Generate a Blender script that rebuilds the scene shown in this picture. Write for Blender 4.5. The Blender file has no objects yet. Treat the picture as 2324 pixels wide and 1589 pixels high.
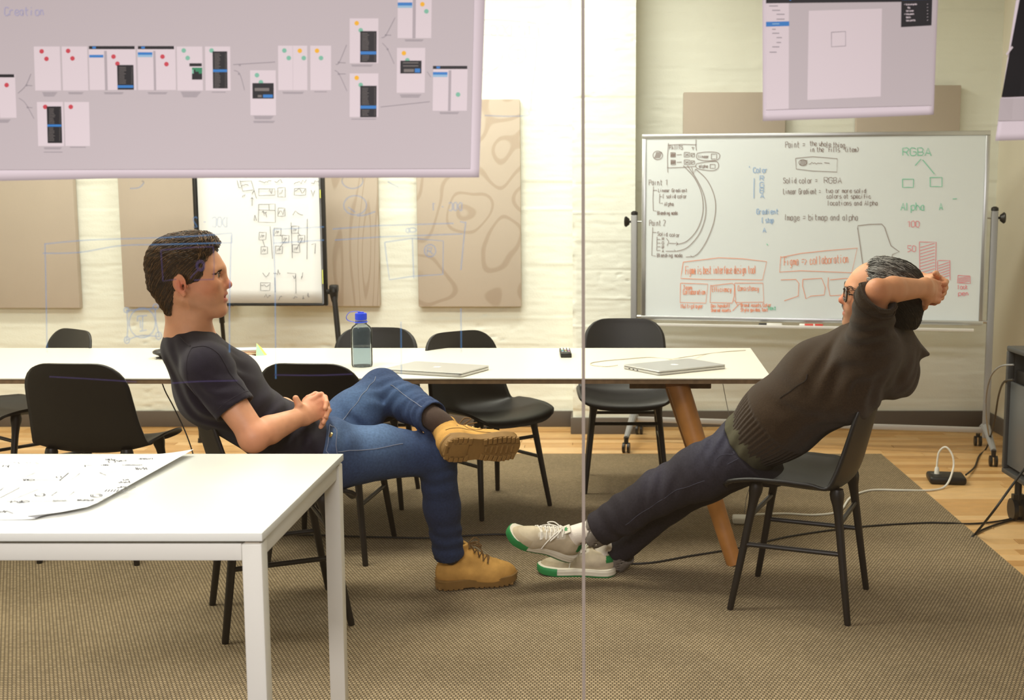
import bpy, bmesh, math, random
import numpy as np
from mathutils import Vector, Matrix
random.seed(7); rng = np.random.default_rng(7)
C = bpy.context.scene.collection
# ------------------------------------------------------------------ camera
CH, PITCH, F, PX, PY = 1.41, math.radians(7.02), 2600.0, 1350.0, 794.5
cam = bpy.data.objects.new('camera', bpy.data.cameras.new('camera')); C.objects.link(cam)
cam.location = (0, 0, CH); cam.rotation_euler = (math.pi/2 - PITCH, 0, 0)
cam.data.sensor_width = 36; cam.data.sensor_fit = 'HORIZONTAL'
cam.data.lens = F/2324*36; cam.data.shift_x = -(PX-1162)/2324
cam.data.clip_start = 0.05
cam.data.dof.use_dof = True; cam.data.dof.focus_distance = 3.7; cam.data.dof.aperture_fstop = 5.6
bpy.context.scene.camera = cam
# ------------------------------------------------------------------ world, lights, exposure
sc = bpy.context.scene
sc.cycles.transparent_max_bounces = 24
sc.view_settings.view_transform = 'Standard'; sc.view_settings.look = 'None'
sc.view_settings.gamma = 1; sc.view_settings.use_curve_mapping = False; sc.view_settings.exposure = 0.45
w = bpy.data.worlds.new('world'); sc.world = w; w.use_nodes = True
w.node_tree.nodes['Background'].inputs[0].default_value = (0.20, 0.135, 0.075, 1)
w.node_tree.nodes['Background'].inputs[1].default_value = 0.55
def area(name, loc, sx, sy, power, col, rot=(0, 0, 0)):
    l = bpy.data.lights.new(name, 'AREA'); l.shape = 'RECTANGLE'; l.size = sx; l.size_y = sy
    l.energy = power; l.color = col
    o = bpy.data.objects.new(name, l); C.objects.link(o); o.location = loc; o.rotation_euler = rot
    return o
WARM = (1.0, 0.975, 0.845)
area('ceiling_lamp', (-0.65, 6.15, 3.2), 1.6, 0.3, 45, WARM)
area('ceiling_lamp', (-3.0, 5.9, 3.2), 1.6, 0.3, 32, WARM)
area('ceiling_lamp', (-2.0, 3.7, 3.2), 1.6, 0.5, 58, WARM)
area('ceiling_lamp', (-0.1, 4.2, 3.2), 1.6, 0.5, 32, WARM)
area('corridor_lamp', (-0.6, -1.2, 2.9), 3.0, 1.0, 270, (1.0, 0.93, 0.95))
# ------------------------------------------------------------------ pixel helpers
_f = Vector((0, math.cos(PITCH), -math.sin(PITCH))); _u = Vector((0, math.sin(PITCH), math.cos(PITCH)))
def ray(px, py): return Vector(((px-PX)/F, 0, 0)) + _u*((PY-py)/F) + _f
def at(px, py, Y):
    d = ray(px, py); t = Y/d.y; return Vector((d.x*t, Y, CH+d.z*t))
def onz(px, py, z):
    d = ray(px, py); t = (z-CH)/d.z; return Vector((d.x*t, d.y*t, z))
def onplane(px, py, p0, n):
    d = ray(px, py); o = Vector((0, 0, CH)); t = (p0-o).dot(n)/d.dot(n); return o+d*t
# ------------------------------------------------------------------ materials
def lin(c):
    return tuple((v/255/12.92 if v/255 <= .04045 else ((v/255+.055)/1.055)**2.4) for v in c)
def mat(name, col, rough=0.6, metal=0.0, noise=None, bump=None, spec=0.5, srgb=True, **kw):
    """procedural principled; noise=(scale, amount), bump=(scale, strength)"""
    m = bpy.data.materials.new(name); m.use_nodes = True
    nt = m.node_tree; b = nt.nodes['Principled BSDF']
    c = lin(col) if srgb else col
    b.inputs['Roughness'].default_value = rough; b.inputs['Metallic'].default_value = metal
    b.inputs['Specular IOR Level'].default_value = spec
    tc = nt.nodes.new('ShaderNodeTexCoord')
    if noise:
        n = nt.nodes.new('ShaderNodeTexNoise'); n.inputs['Scale'].default_value = noise[0]; n.inputs['Detail'].default_value = 4
        nt.links.new(tc.outputs['Object'], n.inputs['Vector'])
        r = nt.nodes.new('ShaderNodeValToRGB'); a = noise[1]
        r.color_ramp.elements[0].position = .25; r.color_ramp.elements[1].position = .75
        r.color_ramp.elements[0].color = tuple(max(0, v*(1-a)) for v in c)+(1,)
        r.color_ramp.elements[1].color = tuple(min(1, v*(1+a)) for v in c)+(1,)
        nt.links.new(n.outputs['Fac'], r.inputs['Fac']); nt.links.new(r.outputs['Color'], b.inputs['Base Color'])
    else:
        b.inputs['Base Color'].default_value = c+(1,)
    if bump:
        n2 = nt.nodes.new('ShaderNodeTexNoise'); n2.inputs['Scale'].default_value = bump[0]; n2.inputs['Detail'].default_value = 3
        nt.links.new(tc.outputs['Object'], n2.inputs['Vector'])
        bp = nt.nodes.new('ShaderNodeBump'); bp.inputs['Strength'].default_value = bump[1]; bp.inputs['Distance'].default_value = 0.004
        nt.links.new(n2.outputs['Fac'], bp.inputs['Height']); nt.links.new(bp.outputs['Normal'], b.inputs['Normal'])
    for k, v in kw.items(): b.inputs[k].default_value = v
    return m
def attr_mat(name, rough=0.6, bump=None, spec=0.4, attr='tint', sheen=0.0, sss=0.0, fine=None):
    """base colour from a vertex colour of the thing's own pigment, plus fine noise"""
    m = mat(name, (128, 128, 128), rough, spec=spec, bump=bump)
    nt = m.node_tree; b = nt.nodes['Principled BSDF']
    a = nt.nodes.new('ShaderNodeAttribute'); a.attribute_name = attr
    src = a.outputs['Color']
    if fine:
        tc = nt.nodes.new('ShaderNodeTexCoord'); n = nt.nodes.new('ShaderNodeTexNoise')
        n.inputs['Scale'].default_value = fine[0]; n.inputs['Detail'].default_value = 3
        nt.links.new(tc.outputs['Object'], n.inputs['Vector'])
        mr = nt.nodes.new('ShaderNodeMapRange'); mr.inputs[1].default_value = .3; mr.inputs[2].default_value = .7
        mr.inputs[3].default_value = 1-fine[1]; mr.inputs[4].default_value = 1+fine[1]
        nt.links.new(n.outputs['Fac'], mr.inputs[0])
        vm = nt.nodes.new('ShaderNodeVectorMath'); vm.operation = 'SCALE'
        nt.links.new(src, vm.inputs[0]); nt.links.new(mr.outputs[0], vm.inputs['Scale']); src = vm.outputs[0]
    nt.links.new(src, b.inputs['Base Color'])
    if sheen: b.inputs['Sheen Weight'].default_value = sheen
    if sss:
        b.inputs['Subsurface Weight'].default_value = sss; b.inputs['Subsurface Radius'].default_value = (.012, .005, .003)
        b.inputs['Subsurface Scale'].default_value = 1.0
    return m
# ------------------------------------------------------------------ geometry accumulator
class G:
    def __init__(s): s.v = []; s.f = []; s.m = []
    def add(s, vs, fs, mi=0):
        o = len(s.v); s.v += [Vector(p) for p in vs]; s.f += [[i+o for i in f] for f in fs]; s.m += [mi]*len(fs); return s
    def box(s, c, size, R=None, bev=0.0, mi=0, seg=2):
        bm = bmesh.new(); bmesh.ops.create_cube(bm, size=1)
        for v in bm.verts: v.co = Vector((v.co.x*size[0], v.co.y*size[1], v.co.z*size[2]))
        if bev: bmesh.ops.bevel(bm, geom=list(bm.edges), offset=bev, segments=seg, profile=.5, affect='EDGES')
        bm.verts.index_update(); c = Vector(c)
        vs = [c + (R @ v.co if R is not None else v.co) for v in bm.verts]
        s.add(vs, [[v.index for v in f.verts] for f in bm.faces], mi); bm.free(); return s
    def bar(s, a, b, wx, wy, up=(0, 0, 1), bev=0.0, mi=0):
        a, b = Vector(a), Vector(b); z = (b-a).normalized(); x = Vector(up).cross(z)
        if x.length < 1e-4: x = Vector((1, 0, 0))
        x.normalize(); y = z.cross(x)
        R = Matrix((x, y, z)).transposed()
        return s.box((a+b)/2, (wx, wy, (b-a).length), R, bev, mi)
    def tube(s, pts, rad, n=8, mi=0, cap=True, flat=None):
        pts = [Vector(p) for p in pts]; N = len(pts)
        if not hasattr(rad, '__len__'): rad = [rad]*N
        T = [(pts[min(i+1, N-1)]-pts[max(i-1, 0)]).normalized() for i in range(N)]
        up = Vector((0, 0, 1)) if abs(T[0].z) < .9 else Vector((1, 0, 0))
        x = up.cross(T[0]).normalized(); o = len(s.v); vs = []
        for i in range(N):
            x = (x - T[i]*x.dot(T[i])).normalized(); y = T[i].cross(x)
            for k in range(n):
                t = 2*math.pi*k/n
                vs.append(pts[i] + x*(rad[i]*math.cos(t)) + y*(rad[i]*math.sin(t)*(flat or 1)))
        fs = [[i*n+k, i*n+(k+1) % n, (i+1)*n+(k+1) % n, (i+1)*n+k] for i in range(N-1) for k in range(n)]
        if cap: fs += [list(range(n))[::-1], [(N-1)*n+k for k in range(n)]]
        return s.add(vs, fs, mi)
    def lathe(s, prof, c=(0, 0, 0), n=24, R=None, mi=0):
        c = Vector(c); vs = []
        for r, z in prof:
            for k in range(n):
                t = 2*math.pi*k/n; p = Vector((r*math.cos(t), r*math.sin(t), z)); vs.append(c+(R @ p if R is not None else p))
        N = len(prof)
        fs = [[i*n+k, i*n+(k+1) % n, (i+1)*n+(k+1) % n, (i+1)*n+k] for i in range(N-1) for k in range(n)]
        if prof[0][0] > 0: fs.append(list(range(n))[::-1])
        if prof[-1][0] > 0: fs.append([(N-1)*n+k for k in range(n)])
        return s.add(vs, fs, mi)
    def grid(s, P, mi=0, flip=False):
        r, c = len(P), len(P[0])
        fs = [[i*c+j, i*c+j+1, (i+1)*c+j+1, (i+1)*c+j] for i in range(r-1) for j in range(c-1)]
        if flip: fs = [f[::-1] for f in fs]
        return s.add([p for row in P for p in row], fs, mi)
    def build(s, name, mats, parent=None, local=False, smooth=True, ang=0.6, base=None):
        me = bpy.data.meshes.new(name); off = Vector((0, 0, 0))
        if parent is not None and not local: off = world_loc(parent)
        if parent is None and base is not None: off = Vector(base)
        me.from_pydata([v-off for v in s.v], [], s.f); me.validate(clean_customdata=False)
        if not isinstance(mats, (list, tuple)): mats = [mats]
        for m in mats: me.materials.append(m)
        if len(mats) > 1 and len(me.polygons) == len(s.m): me.polygons.foreach_set('material_index', s.m)
        if smooth:
            me.polygons.foreach_set('use_smooth', [True]*len(me.polygons)); me.set_sharp_from_angle(angle=ang)
        o = bpy.data.objects.new(name, me); C.objects.link(o)
        if parent is not None: o.parent = parent
        elif base is not None: o.location = off
        return o
def world_loc(o):
    p = Vector(o.location)
    while o.parent: o = o.parent; p += Vector(o.location)
    return p
def thing(name, label, cat, loc=(0, 0, 0), rz=0, group=None):
    o = bpy.data.objects.new(name, None); C.objects.link(o); o.empty_display_size = .1
    o.location = loc; o.rotation_euler = (0, 0, rz); o['label'] = label; o['category'] = cat
    if group: o['group'] = group
    return o
def tag(o, label, cat, group=None):
    o['label'] = label; o['category'] = cat
    if group: o['group'] = group
    return o
def struct(o): o['kind'] = 'structure'; return o
def copy_tree(o, parent=None):
    c = o.copy(); C.objects.link(c)
    if parent is not None: c.parent = parent
    for ch in list(o.children): copy_tree(ch, c)
    return c
def catmull(pts, n=6):
    pts = [Vector(p) for p in pts]; out = []
    for i in range(len(pts)-1):
        p0, p1, p2, p3 = pts[max(i-1, 0)], pts[i], pts[i+1], pts[min(i+2, len(pts)-1)]
        for k in range(n):
            t = k/n; out.append(.5*((2*p1)+(p2-p0)*t+(2*p0-5*p1+4*p2-p3)*t*t+(3*p1-p0-3*p2+p3)*t**3))
    return out+[pts[-1]]
def ribbon(g, pts, wid, n, mi=0):
    """flat stroke of ink lying on a surface with normal n"""
    n = Vector(n).normalized(); pts = [Vector(p) for p in pts]; N = len(pts); vs = []
    for i in range(N):
        t = (pts[min(i+1, N-1)]-pts[max(i-1, 0)])
        if t.length < 1e-7: t = Vector((1, 0, 0))
        x = n.cross(t.normalized())*wid/2; vs += [pts[i]-x, pts[i]+x]
    g.add(vs, [[2*i, 2*i+1, 2*i+3, 2*i+2] for i in range(N-1)], mi)
# single-stroke hand lettering: x 0-4, y 0-8, baseline 2
GL = {'A':'022842/1434','B':'020838473505/35443202','C':'4738180703123243','D':'02082846442202','E':'48080242/0535','F':'480802/0535',
'G':'47381807031232434525','H':'0208/4248/0545','I':'2228','K':'0208/480542','L':'080242','M':'0208254842','N':'02084248',
'O':'180703123243473818','P':'02083847463505','R':'02083847463505/2542','S':'47381807153543321203','T':'0848/2822','U':'080312324348',
'a':'3616050312323335/3632','b':'0802/0516364543321203','c':'35160503123243','d':'3632/361605031233/3832','e':'0434453616050312324 3'.replace(' ',''),
'f':'38281712/0535','g':'36160503123233/36311001','h':'0802/0516264442','i':'1612/1818','k':'0802/360432','l':'1812','m':'0602/05162522/2536 4542'.replace(' ',''),
'n':'0602/0516263432','o':'160503123243453616','p':'0600/0516364543321203','r':'0602/05162636','s':'3616050 4344332 1202'.replace(' ',''),'t':'1813223 2/0636'.replace(' ',''),
'u':'060312223336/3632','v':'062246','w':'0612243246','y':'0622/462010','z':'06360232','x':'0632/3602','q':'36160503123233/3630',
'0':'180703123243473818','1':'173832','2':'07183847460242','5':'4808053544331202','-':'1535','=':'0444/0646','>':'063502','"':'1817/3837','(':'38161432','[':'28080222',
')':'18363412','.':'1212','?':'07183847252423/2222','_':'0242'}
def strokes(txt, x, y, hgt, wid=None, jit=.5, slope=0.0, mirror=False):
    """pixel-space polylines for a line of handwriting; x,y = left baseline, hgt = cap height"""
    s = hgt/6; sx = (wid/(len(txt)*5.2) if wid else s*.9); out = []; cx = 0
    for ch in txt:
        if ch in GL:
            for st in GL[ch].split('/'):
                q = [(int(st[i]), int(st[i+1])) for i in range(0, len(st)-1, 2)]
                if len(q) == 1 or q[0] == q[-1] and len(q) == 2: q = [q[0], (q[0][0]+.3, q[0][1]-.4)]
                P = []
                for a, b in q:
                    lx = (cx+a+random.uniform(-jit, jit)*.5)*sx; ly = (b-2+random.uniform(-jit, jit)*.5)*s
                    P.append((x + (-lx if mirror else lx), y - ly + slope*lx))
                out.append(P)
        cx += 5.2 if ch != ' ' else 4
    return out
# ------------------------------------------------------------------ noise for real relief
_lat = rng.random((64, 64))
def noise2(x, y, sx, sy=None, seed=0):
    sy = sy or sx; X = np.asarray(x)/sx+seed*7.3+100; Y = np.asarray(y)/sy+seed*3.1+100
    i = np.floor(X).astype(int); j = np.floor(Y).astype(int); a = X-i; b = Y-j
    a = a*a*(3-2*a); b = b*b*(3-2*b); L = _lat
    g = lambda p, q: L[p % 64, q % 64]
    return (g(i, j)*(1-a)+g(i+1, j)*a)*(1-b)+(g(i, j+1)*(1-a)+g(i+1, j+1)*a)*b
def board_relief(x, z, seed=0):
    zz = z + .012*(noise2(x, z*0, .5, seed=seed)-.5)
    q = zz/.176+seed*.37; k = np.floor(q); fr = q-k
    off = (_lat[(k.astype(int)*13+5+seed) % 64, (k.astype(int)*7+seed) % 64]-.5)*.006
    edge = np.exp(-((np.minimum(fr, 1-fr)*.176)/.006)**2)
    amp = noise2(x, z, .35, .05, seed+2)
    h = off + edge*(amp-.42)*.011
    h += (noise2(x, z, .05, .02, seed+3)-.5)*.0022 + (noise2(x, z, .25, .018, seed+6)-.5)*.0025
    pit = np.clip(noise2(x, z, .035, .02, seed+4)-.8, 0, 1)*np.clip(noise2(x, z, .45, .3, seed+5)-.5, 0, 1)*.20
    return h-pit
def relief_wall(x0, x1, z0, z1, Y, dx, dz, seed=0):
    nx, nz = int((x1-x0)/dx)+1, int((z1-z0)/dz)+1
    X, Z = np.meshgrid(np.linspace(x0, x1, nx), np.linspace(z0, z1, nz))
    H = board_relief(X, Z, seed); V = np.stack([X, Y-H, Z], -1).reshape(-1, 3)
    i, j = np.meshgrid(np.arange(nz-1), np.arange(nx-1), indexing='ij'); a = (i*nx+j).ravel()
    return V, np.stack([a, a+1, a+nx+1, a+nx], 1)
# ------------------------------------------------------------------ materials of the room
M = {}
M['wall'] = mat('painted_concrete', (240, 242, 232), .75, noise=(1.5, .03), bump=(90, .25))
M['base'] = mat('grey_base', (98, 90, 84), .6)
M['ceil'] = mat('ceiling_paint', (225, 222, 210), .8)
M['black'] = mat('black_plastic', (20, 18, 17), .42, bump=(400, .08))
M['chair'] = mat('chair_polypropylene', (24, 22, 22), .45, bump=(600, .06))
M['chairleg'] = mat('chair_steel', (27, 22, 20), .4)
M['white'] = mat('white_lacquer', (220, 217, 209), .35)
M['dsk'] = mat('desk_laminate', (224, 224, 218), .28, noise=(3, .01))
M['lam'] = mat('cream_laminate', (234, 228, 214), .32, noise=(2, .01))
M['ply'] = mat('plywood_edge', (120, 96, 70), .55, noise=(40, .25))
M['oak'] = mat('oiled_oak', (158, 104, 48), .5, noise=(14, .22))
M['alu'] = mat('brushed_aluminium', (198, 200, 202), .32, 0.85)
M['steel'] = mat('grey_powder_coat', (148, 148, 150), .45, .2)
M['wboard'] = mat('whiteboard_enamel', (222, 229, 233), .22, noise=(2, .02))
M['panel'] = mat('beige_felt', (190, 177, 164), .9, noise=(3, .03), bump=(300, .2))
M['paper'] = mat('white_paper', (242, 243, 246), .7)
M['cable'] = mat('black_rubber', (22, 19, 17), .5)
M['wcable'] = mat('white_rubber', (225, 222, 214), .45)
M['cab'] = mat('cabinet_grey', (70, 70, 70), .45, .3)
M['cabd'] = mat('cabinet_panel', (92, 94, 96), .3)
def contour_felt(name, scale, sx, sz, mult=60):
    m = mat(name, (194, 181, 168), .9, bump=(300, .2)); nt = m.node_tree; b = nt.nodes['Principled BSDF']
    tc = nt.nodes.new('ShaderNodeTexCoord'); mp = nt.nodes.new('ShaderNodeMapping'); mp.inputs['Scale'].default_value = (sx, 1, sz)
    n = nt.nodes.new('ShaderNodeTexNoise'); n.inputs['Scale'].default_value = scale; n.inputs['Detail'].default_value = .5
    nt.links.new(tc.outputs['Object'], mp.inputs[0]); nt.links.new(mp.outputs[0], n.inputs['Vector'])
    k = nt.nodes.new('ShaderNodeMath'); k.operation = 'MULTIPLY'; k.inputs[1].default_value = mult
    s = nt.nodes.new('ShaderNodeMath'); s.operation = 'SINE'
    nt.links.new(n.outputs['Fac'], k.inputs[0]); nt.links.new(k.outputs[0], s.inputs[0])
    r = nt.nodes.new('ShaderNodeValToRGB'); r.color_ramp.elements[0].position = .62; r.color_ramp.elements[1].position = .92
    r.color_ramp.elements[0].color = lin((194, 181, 168))+(1,); r.color_ramp.elements[1].color = lin((180, 164, 149))+(1,)
    nt.links.new(s.outputs[0], r.inputs['Fac']); nt.links.new(r.outputs['Color'], b.inputs['Base Color'])
    return m
M['panel_contour'] = contour_felt('contour_felt', 3.0, 1, .8, 48)
M['panel_stripe'] = contour_felt('striped_felt', 3.4, 1.8, .2, 60)
def glass_mat():
    m = bpy.data.materials.new('clear_glass'); m.use_nodes = True; nt = m.node_tree; nt.nodes.clear()
    o = nt.nodes.new('ShaderNodeOutputMaterial'); t = nt.nodes.new('ShaderNodeBsdfTransparent'); g = nt.nodes.new('ShaderNodeBsdfGlossy')
    t.inputs[0].default_value = (.985, .992, .985, 1); g.inputs['Roughness'].default_value = 0.0
    f = nt.nodes.new('ShaderNodeFresnel'); f.inputs[0].default_value = 1.45; x = nt.nodes.new('ShaderNodeMixShader')
    nt.links.new(f.outputs[0], x.inputs[0]); nt.links.new(t.outputs[0], x.inputs[1]); nt.links.new(g.outputs[0], x.inputs[2])
    nt.links.new(x.outputs[0], o.inputs[0]); return m
M['glass'] = glass_mat()
def ink_mat(name, col, alpha):
    m = mat(name, col, .5); nt = m.node_tree; b = nt.nodes['Principled BSDF']; b.inputs['Alpha'].default_value = alpha; return m
M['rug'] = mat('sisal_weave', (150, 130, 98), .95)
def rug_nodes():
    m = M['rug']; nt = m.node_tree; b = nt.nodes['Principled BSDF']
    tc = nt.nodes.new('ShaderNodeTexCoord'); br = nt.nodes.new('ShaderNodeTexBrick')
    br.inputs['Scale'].default_value = 1; br.inputs['Brick Width'].default_value = .0125; br.inputs['Row Height'].default_value = .0125
    br.inputs['Mortar Size'].default_value = .0028; br.inputs['Mortar Smooth'].default_value = .6; br.offset = .5
    br.inputs['Color1'].default_value = lin((172, 152, 120))+(1,); br.inputs['Color2'].default_value = lin((150, 131, 100))+(1,)
    br.inputs['Mortar'].default_value = lin((84, 70, 50))+(1,)
    nt.links.new(tc.outputs['Object'], br.inputs['Vector'])
    n = nt.nodes.new('ShaderNodeTexNoise'); n.inputs['Scale'].default_value = 3; n.inputs['Detail'].default_value = 5
    nt.links.new(tc.outputs['Object'], n.inputs['Vector'])
    mr = nt.nodes.new('ShaderNodeMapRange'); mr.inputs[1].default_value = .3; mr.inputs[2].default_value = .7; mr.inputs[3].default_value = .88; mr.inputs[4].default_value = 1.1
    nt.links.new(n.outputs['Fac'], mr.inputs[0])
    vm = nt.nodes.new('ShaderNodeVectorMath'); vm.operation = 'SCALE'
    nt.links.new(br.outputs['Color'], vm.inputs[0]); nt.links.new(mr.outputs[0], vm.inputs['Scale']); nt.links.new(vm.outputs[0], b.inputs['Base Color'])
    bp = nt.nodes.new('ShaderNodeBump'); bp.inputs['Strength'].default_value = .6; bp.inputs['Distance'].default_value = .004; bp.invert = True
    nt.links.new(br.outputs['Fac'], bp.inputs['Height']); nt.links.new(bp.outputs['Normal'], b.inputs['Normal'])
rug_nodes()
# ------------------------------------------------------------------ the room
YW, XR, XL, ZC, YG = 7.37, 2.56, -4.3, 3.3, 2.2
g = G(); g.box(((XL+XR)/2, 4.75, -.06), (XR-XL+.4, 6.0, .09)); floor = struct(g.build('floor', mat('subfloor', (90, 66, 38), .7)))
planks = [mat('maple_plank_%s' % n, c, .38, noise=(9, .10)) for n, c in (('pale', (212, 170, 114)), ('honey', (202, 156, 98)), ('amber', (188, 142, 86)), ('light', (220, 180, 126)))]
pm = {}
def plank(x0, x1, y, wid):
    L = round(x1-x0, 2); key = (L, random.randrange(4))
    if key not in pm:
        gg = G(); gg.box((0, 0, -.0075), (L-.002, wid-.002, .015), bev=.0012, seg=1); o = gg.build('plank', planks[key[1]]); C.objects.unlink(o); pm[key] = o.data
    o = bpy.data.objects.new('plank', pm[key]); C.objects.link(o); o.location = ((x0+x1)/2, y, 0); o.parent = floor
wd = .076; y = 3.2
while y < YW:
    xs = XL if y > 6.3 else 1.5
    x = xs - random.uniform(0, .9)
    while x < XR-.02:
        L = random.choice((.9, 1.1, 1.3)); x1 = min(x+L, XR-.005)
        if x1 > xs+.05 and x1-x > .04: plank(max(x, xs), x1, y+wd/2, wd)
        x = x+L
    y += wd
# back wall: board-marked painted concrete with real relief
V, Fq = relief_wall(XL, XR+.1, 0, ZC, YW, .022, .010)
me = bpy.data.meshes.new('wall_back'); me.from_pydata(V.tolist(), [], Fq.tolist()); me.materials.append(M['wall'])
me.polygons.foreach_set('use_smooth', [True]*len(me.polygons)); wall_back = bpy.data.objects.new('wall_back', me); C.objects.link(wall_back); struct(wall_back)
g = G(); g.box(((XL+XR)/2, YW+.06, ZC/2), (XR-XL+.2, .08, ZC)); g.build('core', M['wall'], wall_back)
# pillar
px0, px1, pyf = -.138, .249, 7.12
V, Fq = relief_wall(px0, px1, 0, ZC, pyf, .010, .008, seed=3)
V[:, 1] += .03*np.exp(-((V[:, 0]-px0)/.012)**2)*np.clip(noise2(V[:, 2], V[:, 2]*0, .06, seed=9)-.35, 0, 1)
o0 = len(V); sides = []
g = G(); g.add(V.tolist(), Fq.tolist())
n_x = int((px1-px0)/.010)+1; n_z = len(V)//n_x
for col in (0, n_x-1):
    A = [Vector(V[r*n_x+col]) for r in range(n_z)]; g.grid([[p, Vector((p.x, YW+.02, p.z))] for p in A], flip=(col != 0))
pillar = struct(g.build('trim_1', M['wall'], ang=1.2))
pillar['label'] = 'painted concrete pillar standing proud of the back wall'
g = G(); g.box((XR+.06, 4.7, ZC/2), (.12, 5.4, ZC)); wr = struct(g.build('wall_right', mat('smooth_paint', (228, 222, 204), .7, bump=(200, .1))))
g = G(); g.box((XL-.06, 4.7, ZC/2), (.12, 5.4, ZC)); struct(g.build('wall_left', M['ceil']))
g = G(); g.box(((XL+XR)/2, 4.75, ZC+.05), (XR-XL+.4, 5.6, .1)); struct(g.build('ceiling', M['ceil']))
def baseb(name, a, b, wy):
    g = G(); a = Vector(a); b = Vector(b); d = (b-a).normalized(); nrm = Vector((d.y, -d.x, 0))
    g.bar(a+nrm*wy/2+Vector((0, 0, .058)), b+nrm*wy/2+Vector((0, 0, .058)), .116, wy, up=(nrm.x, nrm.y, 0), bev=.003)
    return struct(g.build(name, M['base']))
def base2(name, x0, x1, y0, y1):
    g = G(); g.box(((x0+x1)/2, (y0+y1)/2, .052), (x1-x0, y1-y0, .104), bev=.003); return struct(g.build(name, M['base']))
base2('baseboard_back_left', XL, px0-.014, YW-.022, YW)
base2('baseboard_back_right', px1+.014, XR, YW-.022, YW)
base2('baseboard_pillar', px0-.014, px1+.014, pyf-.016, YW)
base2('baseboard_right', XR-.016, XR, 2.3, YW-.023)
# rug
g = G(); rx0, rx1, ry0, ry1 = XL+.15, 1.655, 2.3, 6.49
g.box(((rx0+rx1)/2, (ry0+ry1)/2, .004), (rx1-rx0, ry1-ry0, .008), bev=.003, seg=1)
tag(g.build('rug', M['rug'], base=((rx0+rx1)/2, (ry0+ry1)/2, 0)), 'large tan woven sisal rug covering the wooden floor', 'rug')
RUG = .008
# glass partition: two panes meeting in a silicone joint
def pane(name, x0, x1):
    g = G(); g.box(((x0+x1)/2, YG, 1.6), (x1-x0, .010, 3.2)); return struct(g.build(name, M['glass'], smooth=False))
xj = at(1324, 800, YG).x
pane1 = pane('window_1', -4.2, xj-.0032); pane2 = pane('window_2', xj+.0032, 2.5)
g = G(); g.box((xj, YG, 1.6), (.0062, .0094, 3.2)); struct(g.build('trim_2', mat('silicone_joint', (150, 140, 128), .4)))
# acoustic panels
def panel(pl, pr, pt, pb, m, label):
    a = at(pl, pb, YW-.04); b = at(pr, pt, YW-.04); x0, x1, z0, z1 = a.x, b.x, a.z, b.z
    g = G(); g.box((0, 0, (z1-z0)/2), (x1-x0, .05, z1-z0), bev=.006)
    o = g.build('acoustic_panel', m); o.location = ((x0+x1)/2, YW-.036, z0)
    return tag(o, label, 'panel', 'felt panels on the concrete wall')
panel(-70, 158, 226, 699, M['panel'], 'plain beige felt panel at the far left end of the concrete wall')
panel(284, 510, 226, 697, M['panel'], "beige felt panel behind the dark-haired man's head")
panel(628, 853, 226, 695, M['panel_stripe'], 'beige felt panel half hidden behind the flip chart, faint vertical waves')
panel(951, 1180, 226, 696, M['panel_contour'], 'beige felt panel with swirling contour lines left of the pillar')
panel(1547, 1783, 210, 640, M['panel'], 'beige felt panel above the left half of the wheeled whiteboard')
panel(1932, 2180, 194, 640, M['panel'], 'beige felt panel above the right half of the wheeled whiteboard')
# ------------------------------------------------------------------ conference table
def mk_table():
    zt = .745; A = onz(-60, 859, zt); B = onz(1752, 859, zt); Cc = onz(1703, 790, zt); xl = -3.9
    t = thing('conference_table', 'long cream-topped conference table with splayed oak legs', 'table', (-1.1, 5.0, RUG))
    def slab(name, z0, z1, ins, m):
        P = [Vector((xl+ins, A.y+ins, 0)), Vector((B.x-ins, B.y+ins, 0)), Vector((Cc.x-ins, Cc.y-ins, 0)), Vector((xl+ins, Cc.y-ins, 0))]
        g = G(); vs = [p+Vector((0, 0, z0)) for p in P]+[p+Vector((0, 0, z1)) for p in P]
        g.add(vs, [[3, 2, 1, 0], [4, 5, 6, 7]]+[[i, (i+1) % 4, 4+(i+1) % 4, 4+i] for i in range(4)])
        return g.build(name, m, t)
    slab('tabletop', zt-.004, zt, 0, M['lam']); slab('plywood_core', zt-.022, zt-.0042, .0015, M['ply'])
    ya, yb = A.y, Cc.y
    g = G(); g.bar((-3.5, (ya+yb)/2, .682), (.42, (ya+yb)/2, .682), .05, .06, bev=.004); g.build('centre_beam', M['oak'], t)
    for x, sx in ((.33, 1), (-3.55, -1)):
        g = G(); g.bar((x, ya+.06, .708), (x, yb-.06, .708), .09, .028, bev=.004); g.build('cross_rail', M['oak'], t)
        for yt, sy in ((ya+.09, -1), (yb-.09, 1)):
            top = Vector((x, yt, .722)); bot = Vector((x+sx*.225, yt+sy*.16, RUG)); d = (bot-top)
            g = G(); g.tube([top+d*k for k in (0, .25, .6, 1)], [.045, .043, .036, .031], 20); g.build('table_leg', M['oak'], t)
    g = G(); g.bar((.14, ya+.10, .714), (.47, ya+.10, .714), .016, .05, bev=.003); g.build('mounting_plate', M['ply'], t)
    return t
conference = mk_table()
ZT = .745
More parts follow.
